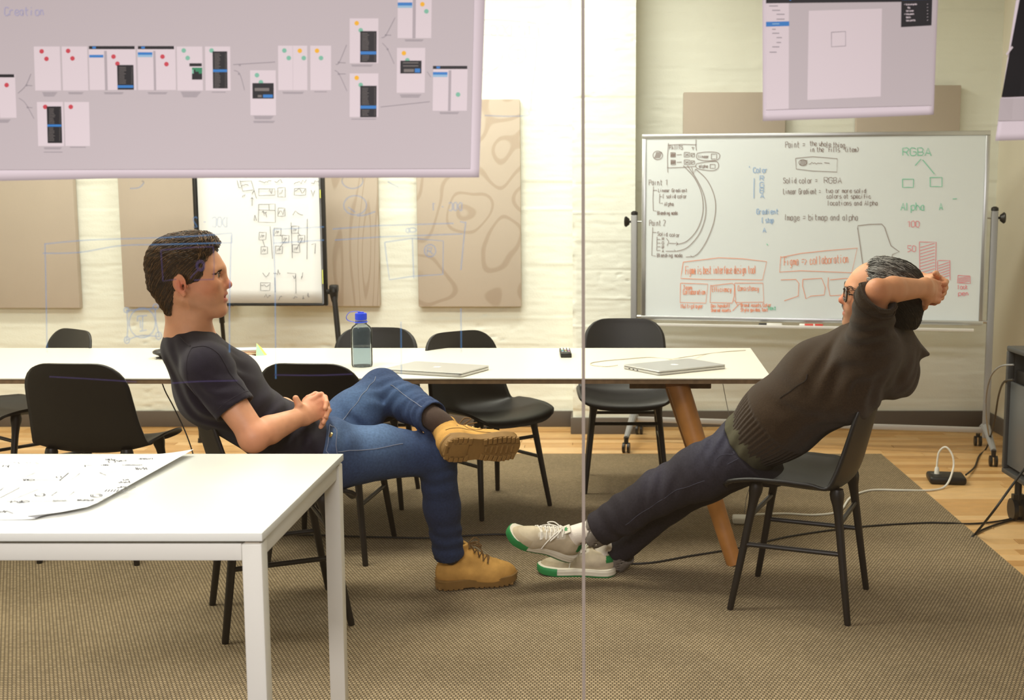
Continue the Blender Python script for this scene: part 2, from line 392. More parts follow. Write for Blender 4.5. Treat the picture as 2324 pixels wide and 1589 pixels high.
# ------------------------------------------------------------------ white desk in front
def mk_desk():
    zt = .745; FR = onz(590, 1210, zt); BR = onz(783, 1030, zt); xl = -2.1; xr = (FR.x+BR.x)/2
    t = thing('desk', 'white laminate desk with square legs, nearest the camera', 'table', ((xl+xr)/2, (FR.y+BR.y)/2, RUG))
    cx, cy, sx, sy = (xl+xr)/2, (FR.y+BR.y)/2, xr-xl, BR.y-FR.y
    g = G(); g.box((cx, cy, zt-.009), (sx, sy, .018), bev=.0015); g.build('desktop', M['dsk'], t)
    fz = zt-.025; L = .042
    xs = (xl+L/2+.004, xr-L/2-.003); ys = (FR.y+L/2+.003, BR.y-L/2-.003)
    for x in xs:
        for yy in ys:
            g = G(); g.box((x, yy, (fz+RUG)/2), (L, L, fz-RUG), bev=.003); g.build('desk_leg', M['white'], t)
        g = G(); g.box((x, cy, fz-.019), (.028, sy-2*L-.008, .036), bev=.002); g.build('side_rail', M['white'], t)
    for yy in ys:
        g = G(); g.box((cx, yy, fz-.019), (sx-2*L-.01, .028, .036), bev=.002); g.build('long_rail', M['white'], t)
    spm = mat('spacer_grey', (170, 160, 145), .6)
    for x in xs:
        for yy in ys: g = G(); g.box((x, yy, fz+.0035), (.03, .03, .0066)); g.build('spacer', spm, t)
    return t, xl, xr, FR.y, BR.y
desk, DXL, DXR, DY0, DY1 = mk_desk()
# ------------------------------------------------------------------ moulded shell chairs (local: faces +x)
def chair_shell():
    ctl = [(.238, .412, .185), (.232, .430, .215), (.205, .441, .226), (.13, .446, .236), (.02, .438, .242), (-.08, .434, .243), (-.135, .443, .241), (-.175, .470, .236),
           (-.198, .515, .229), (-.215, .58, .220), (-.232, .65, .214), (-.248, .72, .208), (-.260, .775, .202), (-.264, .802, .198), (-.266, .812, .196)]
    P = catmull([(a, b, 0) for a, b, c in ctl], 4); Wd = catmull([(c, 0, 0) for a, b, c in ctl], 4)
    s = [0]
    for i in range(1, len(P)): s.append(s[-1]+(P[i]-P[i-1]).length)
    S = s[-1]; rows = []; nu = 25; rows_s = []
    ss = list(np.linspace(0, 1, 40)); ss = sorted(set([0, .003, .008, .015]+ss+[.97, .98, .988, .994, .998, 1]))
    for v in ss:
        x = v*S; i = max(0, min(len(P)-2, int(np.searchsorted(s, x)-1))); t = (x-s[i])/(s[i+1]-s[i])
        p = P[i].lerp(P[i+1], t); wd = Wd[i].lerp(Wd[i+1], t).x
        T = (P[min(i+1, len(P)-1)]-P[max(i-1, 0)]).normalized(); Nn = Vector((-T.y, T.x, 0))  # (depth,z)
        if Nn.y < 0 and v < .4: Nn = -Nn
        dtop = S-x; R = .115
        if dtop < R: wd = wd-.115*(1-(max(0, 1-((R-dtop)/R)**2.4))**(1/2.4))
        R2 = .06
        if x < R2: wd = wd-.06*(1-(max(0, 1-((R2-x)/R2)**2.2))**(1/2.2))
        f = min(1, max(0, (v-.40)/.22)); f = f*f*(3-2*f)
        row = []
        for k in range(nu):
            u = -1+2*k/(nu-1); yy = u*wd; a = abs(yy)/.24
            up = (.030+.02*min(1, v/.3))*a**2.4*(1-f); fw = f*(.055*(a*1.1)**2.0*(1-.35*v))
            row.append(Vector((p.x+fw+ (0 if f > .5 else 0), yy, p.y+up)))
        rows.append(row)
    # give it thickness: offset along normals
    g = G(); g.grid(rows); bm = bmesh.new()
    vs = [bm.verts.new(v) for v in g.v]; [bm.faces.new([vs[i] for i in f]) for f in g.f]
    bmesh.ops.remove_doubles(bm, verts=bm.verts, dist=1e-6); bmesh.ops.recalc_face_normals(bm, faces=bm.faces)
    me = bpy.data.meshes.new('seat_shell'); bm.to_mesh(me); bm.free()
    me.polygons.foreach_set('use_smooth', [True]*len(me.polygons)); me.materials.append(M['chair'])
    return me
SHELL = chair_shell()
def make_chair():
    t = thing('shell_chair', '', 'chair')
    o = bpy.data.objects.new('seat_shell', SHELL); C.objects.link(o); o.parent = t
    sm = o.modifiers.new('thick', 'SOLIDIFY'); sm.thickness = .011; sm.offset = 0
    for sx in (1, -1):
        for sy in (1, -1):
            top = Vector((sx*.14-.01, sy*.155, .436)); foot = Vector((sx*.205+(.0 if sx > 0 else 0), sy*.20, 0)); d = foot-top
            g = G(); pts = [top+Vector((0, 0, .021)), top+Vector((0, 0, .004)), top+d*.03, top+d*.08, top+d*.16, top+d*.3, top+d*.65, foot+Vector((0, 0, .004)), foot]
            g.tube(pts, [.021, .025, .0235, .0185, .0155, .0145, .0130, .0115, .0105], 12); g.build('leg', M['chairleg'], t, local=True)
    def lp(sx, sy, z):
        top = Vector((sx*.14-.01, sy*.155, .436)); foot = Vector((sx*.205, sy*.20, 0)); k = (top.z-z)/top.z; return top+(foot-top)*k
    for sy in (1, -1):
        g = G(); g.tube([lp(1, sy, .236), lp(-1, sy, .236)], .0085, 10); g.build('side_stretcher', M['chairleg'], t, local=True)
    for sx in (1, -1):
        g = G(); g.tube([lp(sx, 1, .335), lp(sx, -1, .335)], .0085, 10); g.build('cross_stretcher', M['chairleg'], t, local=True)
    return t
chair0 = make_chair(); used = [False]; GC = 'black shell chairs around the conference table'
def chair(x, y, deg, label, z=RUG, s=1.0, group=GC):
    t = copy_tree(chair0) if used[0] else chair0; used[0] = True
    t.location = (x, y, z); t.rotation_euler = (0, 0, math.radians(deg)); t['label'] = label; t['group'] = group; t.scale = (s, s, s)
    return t
chair(-1.095, 3.845, 24, 'black shell chair the dark-haired young man sits on', group='chairs the two men sit on')
chair(.742, 4.006, 158, 'dark shell chair the grey-haired man leans back on', group='chairs the two men sit on')
chair(-2.00, 4.62, 86, 'black shell chair seen from behind, pushed in at the left, near side of the table')
chair(-1.085, 4.62, 84, 'black shell chair seen from behind, just behind the young man, near side of the table')
chair(-2.72, 5.42, 232, 'black shell chair on the far side of the table, leftmost, turned left', s=1.0)
chair(-1.10, 5.46, 268, 'black shell chair on the far side of the table, behind the water bottle')
chair(-.50, 5.34, 312, 'black shell chair on the far side of the table, turned right, behind the left laptop')
chair(.155, 5.76, 270, 'black shell chair on the far side of the table, rightmost, left of the oak leg', s=1.02)
# ------------------------------------------------------------------ wheeled whiteboard
WL = Vector((.235, 6.85, 0)); WR = Vector((2.215, 6.50, 0)); WD = (WR-WL).normalized(); WN = Vector((WD.y, -WD.x, 0)).normalized()
if WN.y > 0: WN = -WN
def wpt(px, py, off=0.0):
    p0 = WL + WN*(.0135+off); return onplane(px, py, p0, WN)
def mk_whiteboard():
    t = thing('wheeled_whiteboard', 'wheeled whiteboard covered in notes, standing before the back wall', 'whiteboard', (1.2, 6.67, 0))
    tl = wpt(1457, 305); br = wpt(2231, 739); z0, z1 = br.z, tl.z; A = Vector((tl.x, tl.y, 0)); B = Vector((br.x, br.y, 0)); A -= WN*.0135; B -= WN*.0135
    R = Matrix((WD, -WN, Vector((0, 0, 1)))).transposed(); mid = (A+B)/2; Wd = (B-A).length; H = z1-z0
    g = G(); g.box(mid+Vector((0, 0, (z0+z1)/2)), (Wd-.03, .020, H-.03), R); g.build('board', M['wboard'], t)
    g = G(); fw = .026
    for z in (z0+fw/2, z1-fw/2): g.box(mid+Vector((0, 0, z)), (Wd, .032, fw), R, bev=.004)
    for e in (A+WD*fw/2, B-WD*fw/2): g.box(e+Vector((0, 0, (z0+z1)/2)), (fw, .032, H-2*fw), R, bev=.004)
    g.build('frame', M['alu'], t)
    zt = onplane(1500, 737, WL+WN*.05, WN).z
    g = G(); g.box(mid+WN*.052+Vector((0, 0, zt)), (Wd-.12, .075, .007), R, bev=.002); g.box(mid+WN*.09+Vector((0, 0, zt+.004)), (Wd-.12, .006, .017), R, bev=.002)
    g.build('pen_tray', mat('tray_white', (224, 222, 218), .35, .1), t)
    for P, sgn in ((A-WD*.045, -1), (B+WD*.04, 1)):
        ztop = 1.375 if sgn < 0 else 1.40
        g = G(); g.box(P+Vector((0, 0, (ztop+.10)/2)), (.036, .04, ztop-.10), R, bev=.006); po = g.build('post', M['steel'], t)
        g = G(); g.tube([P+Vector((0, 0, ztop)), P+Vector((0, 0, ztop+.016)), P+Vector((0, 0, ztop+.024))], [.021, .02, .008], 14); g.build('post_cap', M['black'], po)
        k = P+Vector((0, 0, ztop-.04)); g = G(); g.tube([k, k+WD*sgn*.03, k+WD*sgn*.03, k+WD*sgn*.05, k+WD*sgn*.058], [.007, .007, .018, .033, .027], 14)
        g.build('knob', M['black'], po)
        for q, rr in ((k, .006), (P+Vector((0, 0, z0+.02)), .009)):
            g = G(); g.tube([q, q-WD*sgn*.05], rr, 8); g.build('pivot', M['alu'], po)
        g = G(); a = P+WN*.30; b = P-WN*.26
        g.tube([a+Vector((0, 0, .085)), P+WN*.06+Vector((0, 0, .155)), P+Vector((0, 0, .165)), P-WN*.06+Vector((0, 0, .155)), b+Vector((0, 0, .085))], [.016, .022, .026, .022, .016], 10, flat=1.0)
        fo = g.build('foot', M['steel'], t)
        for e in (a, b):
            g = G(); c = e+Vector((0, 0, .030)); g.tube([e+Vector((0, 0, .09)), e+Vector((0, 0, .052))], .013, 8)
            for s in (-.014, .014): g.tube([c+WD*(s-.007), c+WD*(s+.007)], .030, 18)
            g.build('caster', M['black'], fo)
    g = G(); zb = .145; g.box(mid+Vector((0, 0, zb)), ((B-A).length+.06, .03, .03), R, bev=.004); g.build('base_bar', mat('bar_grey', (176, 172, 170), .4, .2), t)
    return t
whiteboard = mk_whiteboard()
# ------------------------------------------------------------------ flip chart
def mk_flip():
    Y = 6.95; a = at(449, 694, Y); b = at(745, 694, Y); x0, x1, z0 = a.x, b.x, a.z; z1 = z0+1.04
    t = thing('flip_chart', 'black-framed flip chart easel with sketched white paper', 'flip chart', ((x0+x1)/2, Y, 0))
    g = G(); g.box(((x0+x1)/2, Y+.012, (z0+z1)/2), (x1-x0-.02, .012, z1-z0-.02)); g.build('backboard', mat('backboard_grey', (205, 205, 208), .5), t)
    g = G(); f = .024
    for x in (x0+f/2, x1-f/2): g.box((x, Y, (z0+z1)/2), (f, .03, z1-z0), bev=.008)
    for z in (z0+f/4, z1-f/2): g.box(((x0+x1)/2, Y, z), (x1-x0-2*f, .026, f/2 if z < 1 else f), bev=.003)
    g.build('frame', M['black'], t)
    p0 = at(459, 688, Y-.016); p1 = at(731, 688, Y-.016)
    rows = []
    for i in range(13):
        v = i/12; rows.append([Vector((p0.x+(p1.x-p0.x)*k/10, Y-.012-.006*math.sin(math.pi*v)*(.4+.6*math.sin(k*.7)), p0.z+(z1-.05-p0.z)*v)) for k in range(11)])
    g = G(); g.grid(rows); pad = g.build('paper_pad', M['paper'], t); sm = pad.modifiers.new('t', 'SOLIDIFY'); sm.thickness = .004; sm.offset = -1
    g = G(); q = at(733, 640, Y-.012)
    fm = mat('flag_yellow', (222, 226, 120), .6)
    for py, hh in ((628, .085), (440, .05)): g = G(); g.box((q.x, Y-.0165, at(733, py, Y).z), (.006, .002, hh)); g.build('page_flag', fm, t)
    c = at(757, 655, Y-.01)
    g = G(); g.box((c.x, Y, c.z), (.05, .05, .045), bev=.008); g.box((c.x-.03, Y, c.z-.02), (.05, .03, .03), bev=.006); g.tube([c+Vector((0, 0, -.02)), c+Vector((.004, 0, -.08))], [.028, .018], 12)
    g.build('leg_bracket', M['black'], t)
    for top, foot in ((c, Vector((c.x+.09, Y-.12, .006))), (Vector((x0-.02, Y, c.z)), Vector((x0+.02, Y-.10, .006))), (Vector((x0+.10, Y+.04, 1.4)), Vector((x0+.06, YW-.07, .006)))):
        d = foot-top; g = G(); g.tube([top, top+d*.5, top+d*.5, foot], [.017, .017, .013, .013], 12); lg = g.build('leg', M['black'], t)
        g = G(); g.tube([foot+Vector((0, 0, .02)), foot-Vector((0, 0, .006))], [.018, .02], 12); g.build('foot', M['cable'], lg)
    return t, Y
flip, YF = mk_flip()
# ------------------------------------------------------------------ equipment cabinet at right
def mk_cab():
    p = at(2284, 800, 5.16); x0 = p.x; zt = .795; x1 = XR-.06; y0, y1 = 4.62, 5.16; zb = .21
    t = thing('equipment_cabinet', 'dark grey equipment cabinet on casters at the right edge', 'cabinet', ((x0+x1)/2, (y0+y1)/2, 0))
    g = G(); cx, cy = (x0+x1)/2, (y0+y1)/2
    g.box((cx, cy, zt-.012), (x1-x0, y1-y0, .024), bev=.006); g.box((cx, cy, zb+.012), (x1-x0, y1-y0, .024), bev=.006)
    for x in (x0+.014, x1-.014):
        for yy in (y0+.014, y1-.014): g.box((x, yy, (zt+zb)/2), (.028, .028, zt-zb-.048), bev=.004)
    g.build('frame', M['cab'], t)
    g = G(); g.box((x0+.02, cy, (zb+zt)/2-.06), (.012, y1-y0-.06, zt-zb-.20), bev=.003); g.build('side_panel', M['cabd'], t)
    g = G(); g.box((cx, y1-.02, (zb+zt)/2), (x1-x0-.06, .012, zt-zb-.05)); g.box((x1-.02, cy, (zb+zt)/2), (.012, y1-y0-.06, zt-zb-.05)); g.build('back_panel', M['cab'], t)
    g = G()
    for k in range(3): g.box((cx, cy, zb+.09+k*.17), (x1-x0-.07, y1-y0-.08, .10), bev=.004)
    g.build('equipment', M['black'], t)
    for x in (x0+.06, x1-.06):
        for yy in (y0+.06, y1-.06):
            g = G(); g.tube([(x, yy, zb), (x, yy, .10)], .016, 10); g.bar((x, yy, .12), (x, yy, .07), .05, .03)
            for s in (-.02, .02): g.tube([(x+s-.010, yy, .05), (x+s+.010, yy, .05)], .05, 20)
            g.build('caster', M['black'], t)
    return t
cab = mk_cab()
# ------------------------------------------------------------------ implicit-surface modeller for bodies, clothes and shoes
f32 = np.float32
def V3(*a): return np.array(a if len(a) == 3 else a[0], dtype=np.float64)
def unit(v): v = np.asarray(v, float); return v/np.linalg.norm(v)
class Sdf:
    def __init__(s): s.p = []
    def _add(s, fn, c, r, k, op): s.p.append((fn, np.asarray(c, float), r, k, op)); return s
    def cone(s, a, b, ra, rb, k=.02, op='u', L=None, fl=1.0):
        """tapered capsule; L, fl = stretch its cross-section by fl along direction L"""
        a = np.asarray(a, float); b = np.asarray(b, float); ab = b-a; l2 = ab.dot(ab)+1e-12
        Ln = unit(L) if L is not None else None
        def fn(P):
            q = P-a
            if Ln is not None:
                pl = (q@Ln)*(1-1/fl); q = q-pl[:, None]*Ln
            t = np.clip((q@ab)/l2, 0, 1)
            return np.linalg.norm(q-t[:, None]*ab, axis=1)-(ra+(rb-ra)*t)
        return s._add(fn, (a+b)/2, (math.sqrt(l2)/2+max(ra, rb))*max(1, fl), k, op)
    def ell(s, c, r, R=None, k=.02, op='u'):
        c = np.asarray(c, float); r = np.asarray(r, float); Rm = np.eye(3) if R is None else np.asarray(R, float)
        def fn(P):
            q = (P-c)@Rm; k0 = np.linalg.norm(q/r, axis=1); k1 = np.linalg.norm(q/(r*r), axis=1)+1e-9
            return k0*(k0-1)/k1
        return s._add(fn, c, r.max(), k, op)
    def box(s, c, h, R=None, rad=.005, k=.01, op='u'):
        c = np.asarray(c, float); h = np.asarray(h, float)-rad; Rm = np.eye(3) if R is None else np.asarray(R, float)
        def fn(P):
            q = np.abs((P-c)@Rm)-h
            return np.linalg.norm(np.maximum(q, 0), axis=1)+np.minimum(q.max(1), 0)-rad
        return s._add(fn, c, np.linalg.norm(h)+rad, k, op)
    def cut(s, p, n, k=.004):
        """keep the side that n points away from"""
        p = np.asarray(p, float); n = unit(n)
        return s._add(lambda P: (P-p)@n, p, 1e3, k, 'i')
    def disp(s, fn, c=(0, 0, 0), r=1e3): return s._add(fn, c, r, 0, 'd')
    def folds(s, c, r, d, wl, amp, warp=.6, ph=0.0):
        """cloth folds running across direction d, fading out from c over r"""
        c = np.asarray(c, float); d = unit(d); e = unit(np.cross(d, (.3, .5, .81)))
        def fn(P):
            q = P-c; g = np.exp(-(q*q).sum(1)/(r*r)); u = q@d; v = q@e
            return -amp*g*(np.sin(2*np.pi*(u/wl+warp*.25*np.sin(v*9/r*.35+ph)+.3*np.sin(v*17+ph*2))+ph))
        return s.disp(fn, c, r*2.2)
    def __call__(s, P, bc=None, br=0.0):
        d = np.full(len(P), .6)
        for fn, c, r, k, op in s.p:
            if bc is not None and r < 100 and np.linalg.norm(bc-c)-r-br > k+.035: continue
            if op == 'd': d = d+fn(P); continue
            e = fn(P)
            if op == 'u':
                h = np.maximum(k-np.abs(d-e), 0)/k if k > 0 else 0; d = np.minimum(d, e)-h*h*k*.25
            else:
                if op == 's': e = -e
                h = np.maximum(k-np.abs(d-e), 0)/k if k > 0 else 0; d = np.maximum(d, e)+h*h*k*.25
        return d
    def bounds(s):
        lo = np.full(3, 1e9); hi = -lo
        for fn, c, r, k, op in s.p:
            if op == 'u': lo = np.minimum(lo, c-r-k); hi = np.maximum(hi, c+r+k)
        return lo-.02, hi+.02
    def grad(s, P, e=.0015):
        G_ = np.zeros_like(P)
        for a in range(3):
            o = np.zeros(3); o[a] = e; G_[:, a] = s(P+o)-s(P-o)
        return G_/(np.linalg.norm(G_, axis=1, keepdims=True)+1e-9)
    def snap(s, P, off=0.0, it=5):
        P = np.array([list(p) for p in P], float)
        for _ in range(it): P = P-(s(P)-off)[:, None]*s.grad(P)
        return [Vector(p) for p in P]
def surface_net(f, h, n=24):
    lo, hi = f.bounds(); nb = np.ceil((hi-lo)/(h*n)).astype(int); B = h*n; br = B*.866
    I = np.stack(np.meshgrid(*[np.arange(k) for k in nb], indexing='ij'), -1).reshape(-1, 3)
    cen = lo+(I+.5)*B
    act = np.abs(f(cen)) < br*1.25+.03
    D = nb*n+2; ar = np.arange(n+1); off = np.stack(np.meshgrid(ar, ar, ar, indexing='ij'), -1).reshape(-1, 3)
    keys, verts, edges = [], [], []
    for b, c in zip(I[act], cen[act]):
        if abs(f(c[None], c, br)[0]) > br*1.6+.03: continue
        d = f(lo+(b*n+off)*h, c, br).reshape(n+1, n+1, n+1)
        sg = d < 0
        if sg.all() or not sg.any(): continue
        cs = np.zeros((n, n, n), int); acc = np.zeros((n, n, n, 3)); cnt = np.zeros((n, n, n))
        for ax in range(3):
            s0 = [slice(0, n+1)]*3; s1 = [slice(0, n+1)]*3; s0[ax] = slice(0, n); s1[ax] = slice(1, n+1)
            a, e = d[tuple(s0)], d[tuple(s1)]; cr = (a < 0) != (e < 0)
            t = np.where(cr, a/np.where(cr, a-e, 1), 0)
            o1, o2 = [x for x in range(3) if x != ax]
            for i in (0, 1):
                for j in (0, 1):
                    sl = [slice(0, n)]*3; sl[o1] = slice(i, n+i); sl[o2] = slice(j, n+j); sl = tuple(sl)
                    m = cr[sl]; cnt += m; acc[..., ax] += np.where(m, t[sl], 0); acc[..., o1] += m*i; acc[..., o2] += m*j
            sl = tuple([slice(0, n)]*3); m = cr[sl]; idx = np.argwhere(m)
            if len(idx): edges.append((ax, idx+b*n, (a[sl] < 0)[m]))
        m = cnt > 0; idx = np.argwhere(m); g = idx+b*n
        keys.append((g[:, 0]*D[1]+g[:, 1])*D[2]+g[:, 2]); verts.append(lo+(g+acc[m]/cnt[m][:, None])*h)
    K = np.concatenate(keys); Vt = np.concatenate(verts); o = np.argsort(K); K = K[o]; Vt = Vt[o]; faces = []
    for ax, g, ins in edges:
        o1, o2 = [(1, 2), (2, 0), (0, 1)][ax]; q = []
        for i, j in ((0, 0), (1, 0), (1, 1), (0, 1)):
            c = g.copy(); c[:, o1] -= i; c[:, o2] -= j
            k = (c[:, 0]*D[1]+c[:, 1])*D[2]+c[:, 2]; p = np.searchsorted(K, k); p = np.minimum(p, len(K)-1)
            q.append(np.where(K[p] == k, p, -1))
        q = np.stack(q, 1); q[~ins] = q[~ins][:, ::-1]; q = q[(q >= 0).all(1)]; faces.append(q[:, ::-1])
    return Vt, np.concatenate(faces)
def skin_obj(name, f, h, mats, parent, tint=None, nm=None):
    """mesh an Sdf, optional per-vertex pigment tint(P) -> linear rgb"""
    Vt, Fc = surface_net(f, h)
    off = np.array(world_loc(parent)) if parent is not None else 0
    me = bpy.data.meshes.new(name)
    me.vertices.add(len(Vt)); me.vertices.foreach_set('co', (Vt-off).astype(f32).ravel())
    me.loops.add(len(Fc)*4); me.loops.foreach_set('vertex_index', Fc.astype(np.int32).ravel())
    me.polygons.add(len(Fc)); me.polygons.foreach_set('loop_start', np.arange(0, len(Fc)*4, 4, dtype=np.int32))
    me.polygons.foreach_set('loop_total', np.full(len(Fc), 4, dtype=np.int32))
    me.polygons.foreach_set('use_smooth', np.ones(len(Fc), dtype=bool)); me.update(calc_edges=True); me.validate()
    if not isinstance(mats, (list, tuple)): mats = [mats]
    for m in mats: me.materials.append(m)
    if tint is not None:
        col = np.ones((len(Vt), 4), f32); col[:, :3] = tint(Vt)
        at_ = me.color_attributes.new('tint', 'FLOAT_COLOR', 'POINT'); at_.data.foreach_set('color', col.ravel())
    o = bpy.data.objects.new(name, me); C.objects.link(o)
    if parent is not None: o.parent = parent
    return o
def mixc(base, items):
    """base colour with soft pigment patches (centre, radius, colour, strength)"""
    def fn(P):
        c = np.tile(np.array(lin(base)), (len(P), 1))
        for cen, r, col, st in items:
            q = (P-np.asarray(cen[:3], float)) if not callable(cen) else None
            g = cen(P)*st if callable(cen) else np.exp(-(q*q).sum(1)/(r*r))*st
            c = c*(1-g[:, None])+np.array(lin(col))*g[:, None]
        return c
    return fn
class Frame:
    """local axes (x forward, y left, z up) at a world point"""
    def __init__(s, o, fwd, up, scale=1.0):
        s.o = np.array(o, float); s.x = unit(fwd); up = np.asarray(up, float); s.z = unit(up-s.x*up.dot(s.x)); s.y = np.cross(s.z, s.x); s.s = scale
        s.R = np.stack([s.x, s.y, s.z], 1)
    def __call__(s, x, y=None, z=None):
        if y is None: x, y, z = x
        return s.o+s.R@(np.array((x, y, z), float)*s.s)
    def rot(s, ax, ang): return s.R@np.array(Matrix.Rotation(ang, 3, ax))
    def mat(s): return Matrix(s.R.tolist()).to_4x4()
def A_(px, py, Y): return np.array(at(px, py, Y))
FING = ((.045, .027, .020, .0092), (.049, .030, .021, .0095), (.045, .028, .020, .0090), (.035, .022, .018, .0080))
def hand(f, wrist, d, palm, thumb, curls, s=1.0, thumb_curl=(.2, .3, .3), spread=.0, wr=.026, tout=.7):
    """palm, four separate unequal fingers and an opposable thumb, all one surface with the arm.
    d = wrist to knuckles, palm = the way the palm faces, thumb = the side the thumb is on"""
    d = unit(d); palm = np.asarray(palm, float); palm = unit(palm-d*palm.dot(d)); th = np.cross(d, palm)
    if th.dot(np.asarray(thumb, float)) < 0: th = -th
    W = np.asarray(wrist, float); L = .088*s
    f.ell(W+d*L*.52-palm*.001, (L*.60, .039*s, .0150*s), np.stack([d, th, palm], 1), k=.016)
    f.cone(W, W+d*L*.35, wr, .020*s, k=.016, L=th, fl=1.25)
    f.ell(W+d*L*.36+th*.026*s+palm*.010*s, (.026*s, .014*s, .013*s), np.stack([unit(d+th*.5), np.cross(palm, unit(d+th*.5)), palm], 1), k=.012)
    tips = []
    for i, (a, b, c, r) in enumerate(FING):
        u = (1.5-i)*.0195*s; kn = W+d*(L*(1.0-.05*abs(i-1.2)))+th*u-palm*.003
        dd = unit(d+th*(1.5-i)*spread); ang = 0.0; p = kn; q = p-dd*.03*s; f.cone(q, p, r*s*.95, r*s*1.04, k=.007)
        for seg, (ln, rr0, rr1) in enumerate(((a, 1.04, .93), (b, .95, .86), (c, .86, .74))):
            ang += curls[i][seg]; dr = dd*math.cos(ang)+palm*math.sin(ang); e = p+dr*ln*s
            f.cone(p, e, r*s*rr0, r*s*rr1, k=.004); p = e
        tips.append((p, dr, np.cross(th, dr)))
    if thumb_curl is None: return tips
    p = W+d*.022*s+th*.024*s+palm*.006*s; base = unit(d*(1-tout*.6)+th*tout+palm*.25); ang = 0
    side = palm
    for seg, (ln, r0, r1) in enumerate(((.040, .0125, .0112), (.032, .0110, .0102), (.027, .0102, .0085))):
        ang += thumb_curl[seg]; dr = unit(base*math.cos(ang)+unit(d*.6+side*.8-th*.2)*math.sin(ang)); e = p+dr*ln*s
        f.cone(p, e, r0*s, r1*s, k=.009 if seg == 0 else .004); p = e
    return tips
def head(f, H, o):
    """skull, jaw, brow, nose, lips, ears; H = head frame, lengths in metres; o = overrides"""
    R = H.R
    E = lambda c, r, k=.02, op='u', rot=None: f.ell(H(c), np.array(r)*H.s, R if rot is None else rot, k=k*H.s, op=op)
    Cn = lambda a, b, ra, rb, k=.015, op='u': f.cone(H(a), H(b), ra*H.s, rb*H.s, k=k*H.s, op=op)
    E((0, 0, .055), (.105, .078, .088)); E((.045, 0, .022), (.070, .060, .082), .03)
    E((.054, 0, -.042), (.056, .050, .050), .03); E((.096, 0, -.081), (.0225, .024, .020), .022)
    for s in (1, -1):
        Cn((.0, s*.054, -.038), (.090, s*.015, -.084), .019, .016, .025)
        E((.072, s*.043, .002), (.030, .022, .022), .03)
        Cn((.099, s*.008, .046), (.087, s*.045, .045), .013, .010, .022)
        E((.111, s*.031, .029), (.018, .017, .0125), .014, 's')
        E((.091, s*.031, .029), (.0140, .0145, .0140), .005)
        Cn((.1035, s*.022, .0365), (.0945, s*.044, .0355), .0030, .0030, .004)
        E((.112, s*.0115, -.0085), (.0105, .0070, .0075), .006)
        E((.121, s*.0055, -.0165), (.0055, .0035, .003), .003, 's')
    E((.082, 0, -.036), (.032, .034, .034), .025)
    nt = o.get('tip', (.1260, -.0020)); nb = o.get('bridge', (.1035, .036))
    Cn((nb[0]+.0015, 0, nb[1]), (nt[0]-.004, 0, nt[1]+.003), .0095, .0110, .012); E((nt[0]-.001, 0, nt[1]-.001), (.0118, .0118, .0110), .008)
    lp = o.get('lip', 0)
    E((.1085+lp, 0, -.0300), (.0125, .0225, .0062), .006); E((.1075+lp, 0, -.0510), (.0130, .0195, .0068), .007)
    op = o.get('open', .003)
    E((.116+lp, 0, -.0408), (.016, .019, op), .004, 's')
    for s in o.get('ears', (1, -1)):
        er = np.array(H.R@np.array(Matrix.Rotation(s*.42, 3, 'Z')@Matrix.Rotation(-.22, 3, 'Y')))
        Ee = lambda c, r, k, opp='u': f.ell(H(c), np.array(r)*H.s, er, k=k, op=opp)
        Ee((-.006, s*.083, .008), (.023, .0075, .0305), .006)
        Ee((-.003, s*.0910, .010), (.0165, .0068, .0225), .003, 's'); Ee((.004, s*.087, -.004), (.0065, .010, .0095), .004, 's')
        Ee((-.007, s*.0865, .008), (.0040, .0030, .0120), .003); Ee((.004, s*.083, -.024), (.0095, .0062, .0095), .006); Ee((.014, s*.081, -.002), (.005, .005, .007), .005)
def eyes(H, parent, iris, sides=(1, -1)):
    for s in sides:
        c = H(.0925, s*.031, .0290); look = H.R@np.array((1, 0, 0)); g = G(); r = .0133*H.s
        Rm = Matrix(np.stack([np.cross(H.z, look), np.cross(look, np.cross(H.z, look)), look], 1).tolist())
        prof = [(r*math.sin(a), r*math.cos(a)) for a in np.linspace(math.pi, .0, 22)]; prof[0] = (0, -r); prof[-1] = (0, r)
        for lo, hi, mi in ((0, 16, 0), (16, 20, 1), (20, 21, 2)): g.lathe(prof[lo:hi+1], c, 20, Rm, mi)
        g.build('eye', [EYEW, iris, PUPIL], parent)
        g = G(); g.tube(catmull([H(.1062, s*.0205, .0335), H(.1068, s*.030, .0362), H(.1010, s*.0405, .0352), H(.0945, s*.0460, .0318)], 5), [.0008]*5+[.0013]*6+[.0009]*5, 5); g.build('eyelashes', PUPIL, parent)
EYEW = mat('eye_white', (214, 205, 196), .15); PUPIL = mat('pupil', (8, 7, 7), .1)
def strand_hair(name, f, roots, flow, L, r, mats, parent, lift=.004, curl=.0, seg=7, jit=.25, seed=1):
    """thin tapered locks that follow a flow field over a hair volume; one mesh"""
    rg = np.random.default_rng(seed); P = np.array(roots, float); n = len(P); path = [P.copy()]
    Ls = L*(.6+.7*rg.random(n)); jd = rg.normal(0, jit, (n, 3))
    for k in range(seg):
        N = f.grad(P); D = flow(P)+jd*(.4+.6*k/seg); D = D-(D*N).sum(1)[:, None]*N; D /= np.linalg.norm(D, axis=1)[:, None]+1e-9
        P = P+D*(Ls/seg)[:, None]; dd = f(P); tgt = lift*(.3+.7*rg.random(n))*(1 if k < seg-2 else .4)
        P = P-((dd-tgt)[:, None])*f.grad(P)*.9; path.append(P.copy())
    path = np.stack(path, 1); g = G()
    for i in range(n):
        m = rg.integers(0, len(mats)); rr = r*(.6+.8*rg.random())
        g.tube([Vector(p) for p in path[i]], [rr*.5]+[rr]*(seg-2)+[rr*.7, rr*.15], 4, mi=int(m), cap=False, flat=.6)
    return g.build(name, mats, parent, ang=3.0)
